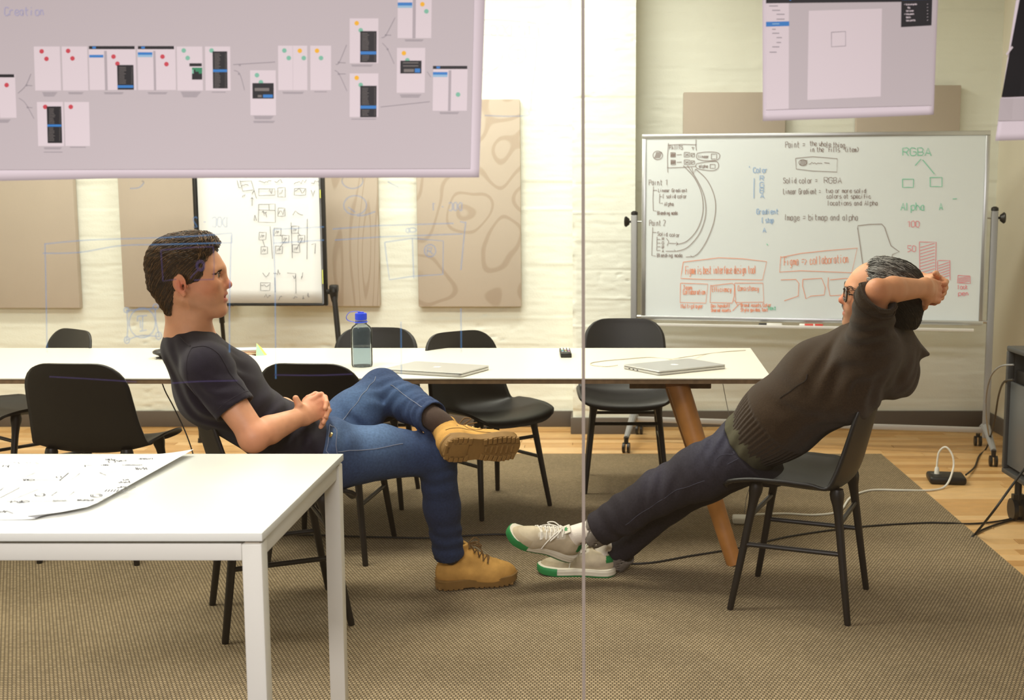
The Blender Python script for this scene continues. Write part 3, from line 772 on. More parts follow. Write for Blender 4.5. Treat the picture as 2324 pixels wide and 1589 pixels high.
def digit(f, pts, r0, r1, k0=.008):
    n = len(pts)-1
    for i in range(n):
        a = r0+(r1-r0)*i/n; b = r0+(r1-r0)*(i+1)/n; f.cone(pts[i], pts[i+1], a, b, k=k0 if i == 0 else .004)
def seam(name, f, pts, rad, m, parent, off=.0006, n=5, sub=6):
    g = G(); g.tube(f.snap(catmull([Vector(p) for p in pts], sub), off), rad, n); return g.build(name, m, parent)
# ------------------------------------------------------------------ people: shared materials
SKIN = attr_mat('skin', .48, bump=(350, .12), spec=.4, sss=.10, fine=(40, .05))
CLOTH = {}
def denim(name, col, dark, amt=.16):
    m = attr_mat(name, .85, bump=(900, .35), spec=.2, fine=(130, amt)); return m
DENIM = denim('blue_denim', 0, 0); DENIM2 = denim('dark_denim', 0, 0)
TEE = attr_mat('tee_cotton', .9, bump=(700, .3), spec=.15, fine=(60, .10), sheen=.12)
WOOL = attr_mat('brown_wool', .95, bump=(420, .5), spec=.1, fine=(200, .22), sheen=.15)
STITCH = mat('pale_stitching', (116, 122, 142), .8); STITCHD = mat('dark_stitching', (60, 60, 76), .8)
NUB = attr_mat('tan_nubuck', .92, bump=(300, .3), spec=.15, fine=(30, .12)); SOLE = mat('gum_sole', (134, 100, 50), .7, noise=(30, .10))
LACE = mat('brown_laces', (104, 74, 34), .8); BRASS = mat('brass_eyelet', (216, 186, 120), .3, .9)
CANVAS = attr_mat('worn_canvas', .85, bump=(500, .2), spec=.2, fine=(40, .08)); MID = mat('off_white_rubber', (214, 206, 188), .6, noise=(20, .06)); GREEN = mat('green_rubber', (34, 128, 66), .55)
WLACE = mat('white_laces', (216, 210, 200), .8)
def skin_tint(extra): return mixc((214, 153, 116), extra)
# ------------------------------------------------------------------ boots and sneakers (built in the foot's own frame)
def sole_outline(L, W, n=40):
    """closed outline of a sole, heel at x=0, toe at x=L; y left"""
    pts = []
    for k in range(n):
        t = 2*math.pi*k/n; x = L/2-L/2*math.cos(t)
        u = x/L; w = W*(.40+.10*math.sin(math.pi*min(1, u*1.5+.05))-.10*math.exp(-((u-.42)/.16)**2)+.10*math.exp(-((u-.72)/.2)**2))
        w *= min(1, (max(0, u*(1-u))/.075))**.5
        pts.append((x, (w if math.sin(t) >= 0 else -w)))
    return pts
def boot(person, Fm, label=None, side=1, shaft_tilt=0.0, open_top=True):
    f = Sdf(); c = lambda a, b, ra, rb, k=.02, **q: f.cone(Fm(a), Fm(b), ra, rb, k=k, L=Fm.y, **q)
    f.cone(Fm(.052, 0, .075), Fm(.075+shaft_tilt, 0, .168), .043, .047, .02)
    f.ell(Fm(.042, 0, .055), (.043, .040, .045), Fm.R, .02)
    f.cone(Fm(.085, 0, .06), Fm(.20, .004*side, .040), .047, .040, .03)
    f.ell(Fm(.222, .004*side, .044), (.080, .049, .048), Fm.R, .03)
    f.cone(Fm(.13, 0, .110), Fm(.205, 0, .068), .034, .028, .03)
    f.folds(Fm(.200, 0, .072), .035, Fm.x, .022, .0022); f.folds(Fm(.06, 0, .12), .05, Fm.z, .035, .0018)
    f.cut(Fm(0, 0, .020), -Fm.z, .004)
    top = Fm(.075+shaft_tilt, 0, .172); tn = unit(Fm.z+Fm.x*.12); f.cut(top, tn, .006)
    if open_top: f.cone(Fm(.072+shaft_tilt, 0, .12), Fm(.08+shaft_tilt, 0, .22), .033, .039, .004, 's')
    t0 = mixc((196, 150, 82), [((*Fm(.28, 0, .05),), .05, (176, 128, 66), .6), ((*Fm(.04, 0, .04),), .06, (184, 136, 70), .5), ((*Fm(.19, 0, .08),), .03, (170, 124, 66), .5)])
    o = skin_obj('boot', f, .0042, NUB, person, t0)
    if label: o['label'] = label
    # sole: welt, midsole, lugged heel and forefoot
    g = G(); out = sole_outline(.308, .104); n = len(out)
    rows = [(.0, .96), (.004, 1.0), (.022, 1.0), (.025, 1.03), (.031, 1.03), (.033, .98)]
    def ring(z, s): return [Fm(.1515+(x-.154)*(1+(s-1)*.5), y*s, z+.010+ (.010*max(0, (x-.21)/.1)**2)) for x, y in out]
    R_ = [ring(z-.004, s) for z, s in rows]
    vs = [p for r in R_ for p in r]; fs = [[i*n+k, i*n+(k+1) % n, (i+1)*n+(k+1) % n, (i+1)*n+k] for i in range(len(rows)-1) for k in range(n)]
    fs += [list(range(n))[::-1], [(len(rows)-1)*n+k for k in range(n)]]; g.add(vs, fs)
    so = g.build('sole', SOLE, o)
    g = G(); R = Matrix(Fm.R.tolist())
    def lug(x, y, sx, sy, z=.0075, h=.010, rz=0.0):
        zz = z+.010*max(0, (x-.21)/.1)**2
        g.box(Fm(x, y, .0065+zz-z), (sx, sy, .011), R@Matrix.Rotation(rz, 3, 'Z'), bev=.0015, seg=1)
    hw = [(x, abs(y)) for x, y in out]
    def W_at(x): return max([w for a, w in hw if abs(a-x) < .012] or [.02])
    g.box(Fm(.052, 0, .006), (.070, .058, .010), R, bev=.002)
    for k in range(5):
        x = .014+k*.019; w = W_at(x)*.97
        for s in (1, -1): lug(x, s*(w-.0135), .0155, .024, .0055)
    lug(.005, 0, .010, .04, .0055)
    for k in range(8):
        x = .150+k*.0185; w = W_at(x)*.97
        for s in (1, -1): lug(x, s*(w-.0125), .0140, .022, .0065, .013, s*.2)
    for k in range(6):
        x = .160+k*.021; s = W_at(x)-.030
        lug(x, 0, .0075, max(.01, s*1.5), .0085, .010)
    g.build('tread', SOLE, so)
    # tongue, eyelets and laces
    rg = random.Random(3)
    ex = [(.128, .152), (.142, .132), (.157, .114), (.174, .098), (.191, .084)]
    for s in (1, -1):
        for x, z in ex:
            p = f.snap([Fm(x, s*.024, z)], .0)[0]; nn = Vector(f.grad(np.array([list(p)]))[0])
            gg = G(); gg.tube([p-nn*.001, p+nn*.0022], [.0048, .0042], 10); gg.build('eyelet', BRASS, o)
    gl = G()
    for i in range(len(ex)):
        a = f.snap([Fm(ex[i][0], .024, ex[i][1]), Fm(ex[i][0]-.004, .008, ex[i][1]+.01), Fm(ex[i][0]-.004, -.008, ex[i][1]+.01), Fm(ex[i][0], -.024, ex[i][1])], .003)
        gl.tube(a, .0024, 6)
        if i < len(ex)-1:
            for s in (1, -1): gl.tube(f.snap([Fm(ex[i][0], s*.024, ex[i][1]), Fm((ex[i][0]+ex[i+1][0])/2, 0, (ex[i][1]+ex[i+1][1])/2+.01), Fm(ex[i+1][0], -s*.024, ex[i+1][1])], .004), .0023, 6)
    for s in (1, -1):
        gl.tube(catmull([Fm(.126, s*.006, .165), Fm(.150, s*.030, .176), Fm(.168, s*.036, .160), Fm(.140, s*.012, .160)], 5), .0023, 6)
        gl.tube(catmull([Fm(.128, s*.006, .163), Fm(.162, s*.022, .150), Fm(.175, s*.040, .126)], 5), .0023, 6)
    gl.build('laces', LACE, o)
    seam('stitching', f, [Fm(.02, -side*.05, .075), Fm(.07, -side*.05, .068), Fm(.12, -side*.05, .070), Fm(.16, -side*.05, .05), Fm(.2, -side*.05, .035)], .0011, LACE, o)
    seam('stitching', f, [Fm(.11, -side*.05, .160), Fm(.118, -side*.05, .12), Fm(.13, -side*.05, .085), Fm(.17, -side*.03, .075), Fm(.20, 0, .09)], .0011, LACE, o)
    return o, f
def sneaker(person, Fm, side, label=None):
    f = Sdf()
    f.cone(Fm(.050, 0, .055), Fm(.060, 0, .080), .037, .036, .02); f.ell(Fm(.040, 0, .045), (.040, .034, .040), Fm.R, .02)
    f.cone(Fm(.075, 0, .05), Fm(.19, .005*side, .030), .041, .034, .03); f.ell(Fm(.218, .006*side, .026), (.066, .044, .031), Fm.R, .03)
    f.cone(Fm(.11, 0, .078), Fm(.195, .003*side, .046), .026, .021, .03)
    f.cut(Fm(0, 0, .012), -Fm.z, .003); f.cut(Fm(.06, 0, .094), unit(Fm.z-Fm.x*.25), .006)
    f.cone(Fm(.058, 0, .06), Fm(.050, 0, .13), .027, .034, .004, 's')
    f.folds(Fm(.18, 0, .05), .03, Fm.x, .02, .0014)
    loc = lambda P: (P-Fm.o)@Fm.R
    def heel(P): q = loc(P); return ((q[:, 0] < .034) & (q[:, 2] > .052) & (q[:, 2] < .080)).astype(float)
    def mud(P): q = loc(P); return ((q[:, 0] > .215) & (q[:, 2] < .05)).astype(float)*.7
    def eyest(P):
        q = loc(P); return ((np.abs(np.abs(q[:, 1])-.023) < .008) & (q[:, 0] > .10) & (q[:, 0] < .20) & (q[:, 2] > .045)).astype(float)*.8
    o = skin_obj('sneaker', f, .0038, CANVAS, person, mixc((188, 174, 150), [(heel, 1, (36, 116, 60), 1), (mud, 1, (176, 160, 132), 1), (eyest, 1, (212, 204, 188), 1)]))
    if label: o['label'] = label
    out = sole_outline(.292, .098); n = len(out)
    def ring(z, s): return [Fm(.143+(x-.146)*(1+(s-1)*.4), y*s, z+(.012*max(0, (x-.20)/.1)**2)) for x, y in out]
    g = G(); rows = [(.0, .93), (.003, .99), (.008, 1.0), (.0085, .985), (.0135, .99), (.014, 1.0), (.019, .995), (.0195, .985), (.026, .97), (.027, .90)]
    R_ = [ring(z, s) for z, s in rows]; vs = [p for r in R_ for p in r]
    fs = [[i*n+k, i*n+(k+1) % n, (i+1)*n+(k+1) % n, (i+1)*n+k] for i in range(len(rows)-1) for k in range(n)]+[[(len(rows)-1)*n+k for k in range(n)]]
    g.add(vs, fs); so = g.build('midsole', MID, o)
    g = G(); R_ = [ring(-.003, .94), ring(.0, .96), ring(.003, 1.0)]; vs = [p for r in R_ for p in r]
    g.add(vs, [[i*n+k, i*n+(k+1) % n, (i+1)*n+(k+1) % n, (i+1)*n+k] for i in range(2) for k in range(n)]+[list(range(n))[::-1]]); g.build('outsole', GREEN, so)
    front = [k for k in range(n) if out[k][0] > .20]; g = G()
    rr = [[ring(z, s)[k] for k in front] for z, s in ((-.001, 1.0), (.004, 1.025), (.015, 1.03), (.024, 1.01), (.027, .97))]
    g.grid(rr); tg = g.build('toe_guard', GREEN, so)
    ex = [(.108, .088), (.121, .080), (.134, .072), (.147, .065), (.160, .059), (.173, .053), (.186, .048)]; gl = G()
    for i, (x, z) in enumerate(ex):
        gl.tube(f.snap([Fm(x, .020, z), Fm(x, .008, z+.01), Fm(x, -.008, z+.01), Fm(x, -.020, z)], .003), .0026, 6)
        if i: 
            for s in (1, -1): gl.tube(f.snap([Fm(x, s*.020, z), Fm(x-.007, 0, z+.012), Fm(ex[i-1][0], -s*.020, ex[i-1][1])], .004), .0022, 6)
    for s in (1, -1):
        gl.tube(catmull([Fm(.112, 0, .106), Fm(.135, s*.032, .098), Fm(.150, s*.045, .075), Fm(.128, s*.020, .090), Fm(.112, 0, .104)], 5), .0022, 6)
        gl.tube(catmull([Fm(.112, 0, .105), Fm(.138, s*.022, .092), Fm(.158, s*.043, .06), Fm(.165, s*.052, .035)], 5), .0022, 6)
    gl.build('laces', WLACE, o)
    g = G(); g.tube([Fm(.082, 0, .090), Fm(.092, 0, .112)], [.022, .020], 12, flat=.28)
    g2 = G(); tp = Fm(.100, -side*.001, .104)
    tongue = Sdf(); tongue.cone(Fm(.125, 0, .078), Fm(.088, 0, .122), .020, .021, .005, L=Fm.y, fl=1.15); tongue.box(Fm(.108, 0, .10), (.05, .05, .05), Fm.R, k=.002, op='i') if False else None
    tn = unit(Fm.z*.78+Fm.x*.62); g = G(); vsT = []
    ctr = Fm(.103, 0, .101); ax = unit(-Fm.x*.62+Fm.z*.78)
    g.box(ctr, (.040, .052, .006), Matrix(np.stack([Fm.y, ax, np.cross(Fm.y, ax)], 1).tolist()), bev=.0028); tgo = g.build('tongue', mat('tongue_canvas', (206, 198, 182), .8), o)
    g = G(); nn = np.cross(Fm.y, ax); nn = nn if nn.dot(Fm.x) > 0 else -nn
    for a in (-.75, 0, .75):
        dv = ax*math.cos(a)+Fm.y*math.sin(a); c0 = ctr+ax*.004+nn*.0042; wv = np.cross(nn, dv)
        g.add([c0-wv*.0012, c0+dv*.007+wv*.0042, c0+dv*.015, c0+dv*.007-wv*.0042], [[0, 1, 2, 3]])
    for k in range(3): g.add([ctr-ax*(.002+k*.003)+nn*.0042+Fm.y*q*.008+ax*e for q, e in ((-1, 0), (1, 0), (1, .0015), (-1, .0015))], [[0, 1, 2, 3]])
    g.build('leaf_emblem', GREEN, tgo)
    return o, f
# ------------------------------------------------------------------ the young man
def man1():
    p = thing('person', 'young man with short brown hair in navy t-shirt, jeans and tan boots, ankle on knee', 'person', (-1.0, 3.83, RUG))
    fa = math.radians(24); fd = np.array((math.cos(fa), math.sin(fa), 0)); rt = np.array((math.sin(fa), -math.cos(fa), 0))
    ha = math.radians(9); hd = np.array((math.cos(ha), math.sin(ha), .0))
    H = Frame(A_(424, 645, 3.585), hd, (0, 0, 1), 1.0)
    nb = A_(428, 775, 3.63); chest = A_(486, 885, 3.665); waist = A_(640, 990, 3.76); pel = A_(735, 1030, 3.82)
    Sr = A_(468, 838, 3.475); Er = A_(578, 990, 3.435); Wr = A_(688, 944, 3.60)
    Sl = nb+np.array((-.010, .165, 0)); Sl[2] = Sr[2]
    Wl = A_(668, 933, 3.79); El = np.array((-1.10, 3.93, .715))
    Hr = pel+rt*.085; Hl = pel-rt*.085
    Kr = A_(992, 1030, 3.965); Ar = A_(1022, 1262, 4.105); Kl = A_(866, 883, 4.17); Al = A_(985, 950, 3.925)
    # skin: head, neck, trunk, limbs and hands as one surface
    b = Sdf(); head(b, H, dict(open=.0042, lip=.001))
    b.cone(H(-.022, 0, -.01), nb+fd*.005, .057, .064, .03); b.cone(H(.03, 0, -.10), nb+fd*.03+np.array((0, 0, -.02)), .035, .05, .03)
    b.cone(nb, chest, .07, .09, .04, L=rt, fl=1.4); b.cone(chest, pel, .09, .085, .04, L=rt, fl=1.45)
    b.cone(Sr, Sl, .05, .05, .04)
    for S, E_, W, q in ((Sr, Er, Wr, 1), (Sl, El, Wl, 0)):
        b.cone(S, E_, .054, .041, .02); mid = E_+(W-E_)*.30; b.cone(E_, mid, .042, .0425, .010); b.cone(mid, W, .0425, .0255, .010, L=(0, 0, 1), fl=1.06)
        b.ell(E_+np.array((-.006, -.003, -.010)), (.034, .034, .034), None, .035)
    for Hh, K, A in ((Hr, Kr, Ar), (Hl, Kl, Al)):
        b.cone(Hh, K, .075, .052, .03); b.cone(K, K+(A-K)*.85, .05, .034, .02)
    rd = A_(729, 918, 3.640)-Wr
    hand(b, Wr, rd, (-.15, .95, -.15), (-.4, 0, 1), [(1.1, .9, .5), (1.15, .95, .5), (1.2, .95, .5), (1.2, 1.0, .5)], .98, None, wr=.0255)
    digit(b, [A_(689, 936, 3.595), A_(679, 921, 3.585), A_(671, 904, 3.585)], .0135, .0100, .014)
    hand(b, Wl, A_(730, 920, 3.745)-Wl, (-.35, -.92, .0), (0, 0, 1), [(0, 0, 0)]*4, .001, None, wr=.0255)
    b.ell(A_(708, 926, 3.725), (.045, .018, .040), np.stack([unit(A_(730, 922, 3.72)-Wl), np.cross((0, 0, 1.), unit((A_(730, 922, 3.72)-Wl)*np.array((1, 1, 0)))), np.array((0, 0, 1.))], 1), k=.012)
    for q in (((722, 899, 3.715), (737, 902, 3.665), (741, 914, 3.622), (738, 927, 3.606)), ((724, 913, 3.715), (741, 919, 3.665), (745, 932, 3.622), (740, 946, 3.606)),
              ((723, 929, 3.715), (738, 936, 3.668), (739, 949, 3.628), (734, 959, 3.615)), ((720, 943, 3.715), (732, 951, 3.672), (732, 962, 3.640), (728, 969, 3.630))):
        digit(b, [A_(*x) for x in q], .0094, .0076)
    digit(b, [A_(704, 916, 3.70), A_(716, 895, 3.665), A_(699, 903, 3.640), A_(691, 911, 3.635)], .0098, .0082)
    jaw = lambda P: np.clip(1-np.abs(((P-H.o)@H.R)[:, 2]+.062)/.045, 0, 1)*(((P-H.o)@H.R)[:, 0] > .015)*(((P-H.o)@H.R)[:, 2] > -.11)
    def lips(P):
        q = (P-H.o)@H.R; return ((np.abs(q[:, 1]) < .021) & (q[:, 0] > .1055)).astype(float)*np.clip(1.25-np.abs(q[:, 2]+.0405)/.0165, 0, 1)
    tint = skin_tint([((*H(.07, -.05, -.005),), .035, (216, 122, 96), .55), ((*H(.128, 0, -.004),), .022, (214, 112, 92), .6), ((*H(0, -.09, 0),), .03, (214, 110, 88), .7),
                      (jaw, 1, (168, 124, 100), .38), (lips, 1, (190, 96, 88), .85), ((*Er,), .045, (212, 120, 92), .5), ((*A_(720, 905, 3.66),), .05, (220, 128, 104), .5)])
    body = skin_obj('body', b, .0029, SKIN, p, tint)
    eyes(H, body, mat('iris_brown', (84, 60, 36), .15))
    # eyebrows
    BR = mat('brow_hair', (62, 42, 24), .8)
    for s in (1, -1):
        rr = random.Random(5); roots = [H(.104-.012*abs(t-.2)-.006*t, s*(.011+.037*t), .0485-.0105*t+.0035*math.sin(math.pi*t)+rr.uniform(-.0036, .0036)*(1-.5*t)) for t in np.linspace(0, 1, 150)]
        strand_hair('eyebrow', b, roots, lambda P, s=s: np.tile(H.R@np.array((-.35, s*.9, -.05)), (len(P), 1)), .012, .0009, [BR], body, lift=.0022, seg=4, jit=.15)
    # hair
    HC = [mat('hair_%s' % n, c, .5, spec=.4) for n, c in (('dark', (38, 25, 14)), ('brown', (62, 42, 23)), ('light', (106, 75, 42)))]
    h = Sdf(); e = lambda c, r, k=.03, op='u', rot=H.R: h.ell(H(c), r, rot, k=k, op=op)
    e((-.010, 0, .062), (.112, .0865, .098)); e((.045, .0, .118), (.058, .062, .045), .03)
    h.cone(H(-.062, .024, .0), H(-.040, .018, -.072), .047, .029, .03); h.cone(H(-.062, -.024, .0), H(-.040, -.018, -.072), .047, .029, .03)
    for s in (1, -1): e((.030, s*.047, .048), (.036, .034, .046), .02)
    e((.152, 0, .010), (.102, .16, .129), .012, 's'); e((.052, 0, -.092), (.098, .16, .116), .010, 's')
    for s in (1, -1): e((-.004, s*.092, .004), (.029, .026, .031), .006, 's')
    loc = lambda P: (P-H.o)@H.R
    h.disp(lambda P: -.0012*np.sin(((loc(P)@np.array((.55, .25, 1.0)))*310)+6*np.sin(loc(P)[:, 0]*38)+4*np.sin(loc(P)[:, 1]*50)))
    hair = skin_obj('hair', h, .0034, HC[1], p)
    rg = np.random.default_rng(4)
    Vv = np.array([v.co for v in hair.data.vertices], float)+np.array(world_loc(hair)); q = loc(Vv)
    N = h.grad(Vv); out = (N*(Vv-H(-.01, 0, .05))).sum(1) > .02
    idx = np.where(out & (q[:, 2] > -.06))[0]; pick = rg.choice(idx, 4200, replace=False)
    flow = lambda P: (np.stack([-.75-.2*(loc(P)[:, 2] < .06), .10*np.sign(loc(P)[:, 1])+0*loc(P)[:, 0], -.35-2.2*np.clip(.09-loc(P)[:, 2], 0, .1)*8], 1))@H.R.T
    strand_hair('hair_locks', h, Vv[pick], flow, .055, .0010, [HC[0], HC[1], HC[1], HC[2]], hair, lift=.0030, jit=.13)
    fr = idx[(q[idx, 0] > .045) & (q[idx, 2] > .10)]; pick = rg.choice(fr, 220, replace=False)
    strand_hair('fringe', h, Vv[pick], lambda P: np.tile(H.R@np.array((.35, -.75, -.55)), (len(P), 1)), .042, .0011, HC, hair, lift=.006, jit=.30, seed=3)
    # t-shirt
    t = Sdf(); t.cone(nb+np.array((0, 0, -.03)), chest, .082, .116, .05, L=rt, fl=1.45); t.cone(chest, waist, .116, .104, .04, L=rt, fl=1.42); t.cone(waist, pel, .104, .106, .04, L=rt, fl=1.5)
    t.ell(chest+np.array((.035, .03, .040)), (.10, .13, .085), None, .05)
    t.cone(Sr+np.array((.01, .01, .010)), Sl+np.array((0, 0, .010)), .066, .066, .05); t.cone(nb+np.array((0, 0, -.005)), Sr, .066, .062, .04); t.cone(nb+np.array((.02, 0, -.005)), Sl, .058, .056, .04)
    cutr = Sr+(Er-Sr)*.66; cutl = Sl+(El-Sl)*.66
    sl = Sdf(); 
    t.cone(Sr, Sr+(Er-Sr)*.60, .066, .066, .03); t.cone(Sl, Sl+(El-Sl)*.60, .066, .066, .03)
    axis = unit(pel-chest)
    t.folds(A_(650, 945, 3.62), .11, unit(axis+np.array((0, 0, -.2))), .055, .0075); t.folds(A_(470, 930, 3.5), .10, unit(np.array((.5, 0, .8))), .05, .005, ph=1.0)
    t.folds(A_(410, 840, 3.55), .10, unit(np.array((.8, 0, .5))), .045, .004, ph=2.0); t.folds(A_(540, 850, 3.55), .09, unit(np.array((.7, -.2, -.6))), .06, .0035, ph=.5)
    t.folds(A_(690, 1000, 3.7), .10, unit(np.array((.9, 0, .3))), .05, .006, ph=.4)
    t.folds(A_(500, 890, 3.40), .06, unit(np.array((.35, 0, .9))), .04, .0025, ph=.4)
    t.cone(H(-.02, 0, -.03), nb+np.array((.008, 0, .0)), .055, .071, .006, 's'); t.ell(nb+fd*.035+np.array((0, 0, .045)), (.062, .06, .05), None, .006, 's')
    armn = unit(Er-Sr)
    hem_p = Sr+(Er-Sr)*.60
    def only_arm(pp, nn, cc, rr):
        return lambda P: np.where(np.linalg.norm(P-cc, axis=1) < rr, (P-pp)@nn, -1.0)
    t._add(only_arm(hem_p, armn, hem_p+armn*.075, .105), hem_p, 1e3, .003, 'i')
    armnl = unit(El-Sl); hl = Sl+(El-Sl)*.6
    t._add(only_arm(hl, armnl, hl+armnl*.075, .105), hl, 1e3, .003, 'i')
    t.cut(A_(738, 992, 3.76), unit(axis+np.array((.15, 0, .12))), .005)
    t.cone(hem_p-armn*.03, hem_p+armn*.05, .0555, .056, .003, 's')
    tee = skin_obj('t_shirt', t, .0048, TEE, p, mixc((29, 24, 36), [((*A_(450, 800, 3.4),), .12, (36, 31, 46), .6)]))
    Cm = mat('tee_rib', (33, 27, 40), .9)
    ring = []
    for k in range(25):
        a = 2*math.pi*k/24; ring.append(nb+np.array((.012, 0, .018))+fd*math.cos(a)*.078-rt*math.sin(a)*.080+np.array((0, 0, -.022*math.cos(a))))
    g = G(); g.tube([Vector(x) for x in t.snap(ring, -.001)], .0042, 6, cap=False); g.build('neck_rib', Cm, tee)
    ring = []; u = unit(np.cross(armn, (0, 1, .2))); v = np.cross(armn, u)
    for off_, nm_ in ((-.020, 'sleeve_hem'),):
        ring = [hem_p+armn*off_+u*math.cos(2*math.pi*k/24)*.066+v*math.sin(2*math.pi*k/24)*.066 for k in range(25)]
        g = G(); g.tube([Vector(x) for x in t.snap(ring)], .0011, 5, cap=False); g.build(nm_, Cm, tee)
    seam('shoulder_seam', t, [A_(401, 752, 3.52), A_(417, 772, 3.5), A_(436, 790, 3.47)], .0016, Cm, tee)
    seam('armhole_seam', t, [A_(436, 790, 3.45), A_(428, 830, 3.42), A_(432, 880, 3.42), A_(452, 920, 3.42)], .0016, Cm, tee)
    seam('armhole_seam', t, [A_(436, 790, 3.45), A_(470, 768, 3.43), A_(510, 790, 3.42), A_(535, 830, 3.42), A_(556, 885, 3.44)], .0014, Cm, tee)
    # jeans
    def hemcut(pp, nn, rr): return lambda P: np.where(np.linalg.norm(P-pp, axis=1) < rr, (P-pp)@nn, -1.0)
    j = Sdf(); nl = unit(Al-Kl); hl_p = A_(984, 947, 3.93)
    j.cone(Hl, A_(805, 945, 4.02), .104, .092, .05); j.cone(A_(805, 945, 4.02), Kl, .092, .072, .03)
    j.cone(Kl, A_(925, 915, 4.06), .070, .064, .03); j.cone(A_(925, 915, 4.06), Al, .064, .058, .03)
    j.folds(A_(955, 935, 3.95), .06, unit(np.array((.7, -.6, -.3))), .035, .004); j.folds(A_(900, 900, 4.05), .10, unit(np.array((.5, -.3, -.7))), .055, .004)
    j._add(hemcut(hl_p, nl, .105), hl_p, 1e3, .003, 'i'); j.cone(hl_p-nl*.02, hl_p+nl*.08, .049, .051, .003, 's')
    j.cone(pel+rt*.05-fd*.03, pel-rt*.05-fd*.03, .112, .112, .04); j.cone(A_(738, 1005, 3.76), pel, .090, .11, .03, L=rt, fl=1.45)
    hr = Hr+np.array((-.01, 0, -.005)); kr = A_(990, 1034, 3.965)
    j.cone(hr, A_(865, 1026, 3.87), .106, .094, .04); j.cone(A_(865, 1026, 3.87), kr, .094, .070, .012)
    j.cone(kr, A_(1003, 1150, 4.04), .070, .062, .03); j.cone(A_(1003, 1150, 4.04), A_(1019, 1262, 4.10), .062, .056, .03)
    j.folds(A_(985, 975, 3.93), .07, unit(np.array((1, .2, .2))), .035, .003); j.folds(A_(1000, 1090, 3.95), .09, unit(np.array((.5, 0, 1))), .07, .0030)
    j.folds(A_(1015, 1225, 4.06), .08, (.25, .1, 1), .05, .0042, ph=.8); j.folds(A_(790, 950, 3.85), .12, unit(np.array((.8, .1, .6))), .055, .005, ph=.3)
    j.folds(A_(770, 1000, 3.66), .09, unit(np.array((1, 0, .1))), .045, .0035, ph=1.2)
    nh = unit(A_(1019, 1262, 4.10)-A_(1003, 1150, 4.04))
    hr_p = A_(1018, 1262, 4.10); j._add(hemcut(hr_p, nh, .14), hr_p, 1e3, .003, 'i'); j.cone(hr_p-nh*.02, hr_p+nh*.08, .049, .051, .003, 's')
    j.cut(A_(730, 990, 3.75), unit(-axis-np.array((0, 0, .2))), .004)
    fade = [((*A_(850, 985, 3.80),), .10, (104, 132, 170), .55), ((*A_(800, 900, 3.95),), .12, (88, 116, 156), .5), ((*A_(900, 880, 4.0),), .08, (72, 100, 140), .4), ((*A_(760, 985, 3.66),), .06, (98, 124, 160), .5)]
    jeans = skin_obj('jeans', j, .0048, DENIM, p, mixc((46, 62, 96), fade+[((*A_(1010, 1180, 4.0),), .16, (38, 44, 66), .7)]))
    seam('side_seam', j, [A_(788, 1032, 3.6), A_(850, 1016, 3.7), A_(930, 998, 3.8)], .0014, STITCH, jeans)
    seam('inseam', j, [A_(755, 960, 3.8), A_(800, 920, 3.9), A_(835, 870, 4.0), A_(852, 850, 4.1)], .0013, STITCH, jeans)
    seam('outseam', j, [A_(880, 862, 4.05), A_(915, 895, 4.0), A_(955, 921, 3.9)], .0013, STITCH, jeans)
    seam('waist_seam', j, [A_(742, 962, 3.72), A_(738, 985, 3.68), A_(741, 1010, 3.65), A_(748, 1030, 3.65)], .0014, STITCH, jeans)
    seam('pocket_edge', j, [A_(752, 965, 3.72), A_(768, 985, 3.66), A_(772, 1010, 3.63), A_(772, 1032, 3.63)], .0014, STITCH, jeans)
    g = G(); bp = j.snap([A_(745, 985, 3.66)], .004)[0]; bn = Vector(j.grad(np.array([list(bp)]))[0]); g.tube([bp-bn*.004, bp+bn*.002], [.009, .008], 12); g.build('rivet', BRASS, jeans)
    # socks and boots
    SO = mat('brown_sock', (70, 54, 46), .9, bump=(400, .3))
    a0 = np.array(onz(990, 1343, RUG)); a1 = np.array(onz(1168, 1330, RUG)); d0 = unit(a1-a0)
    Fr = Frame(a0+np.array((-.006, .035, .0015)), d0, (0, 0, 1), 1.0); boot(p, Fr, side=-1)
    g = G(); q0 = Fr(.072, 0, .14); g.tube([Vector(q0), Vector(q0+(np.array(Ar)-q0)*.8), Vector(Ar+(Kr-Ar)*.1)], [.040, .040, .042], 16); g.build('sock', SO, p)
    nrm = unit((.50, -.80, -.33)); td = unit((.80, .56, -.10)); up = -nrm
    Fl = Frame((0, 0, 0), td, up); ank = Fl(.072, 0, .125); Fl.o = np.array(A_(1018, 983, 3.915))-ank
    g = G(); g.tube(catmull([Al-nl*.06, Al-nl*.01, (Al+nl*.03)*.5+Fl(.074, 0, .175)*.5, Fl(.073, 0, .14), Fl(.072, 0, .10)], 4), .0425, 16); g.build('sock', SO, p)
    boot(p, Fl, side=1)
    return p
P1 = man1()
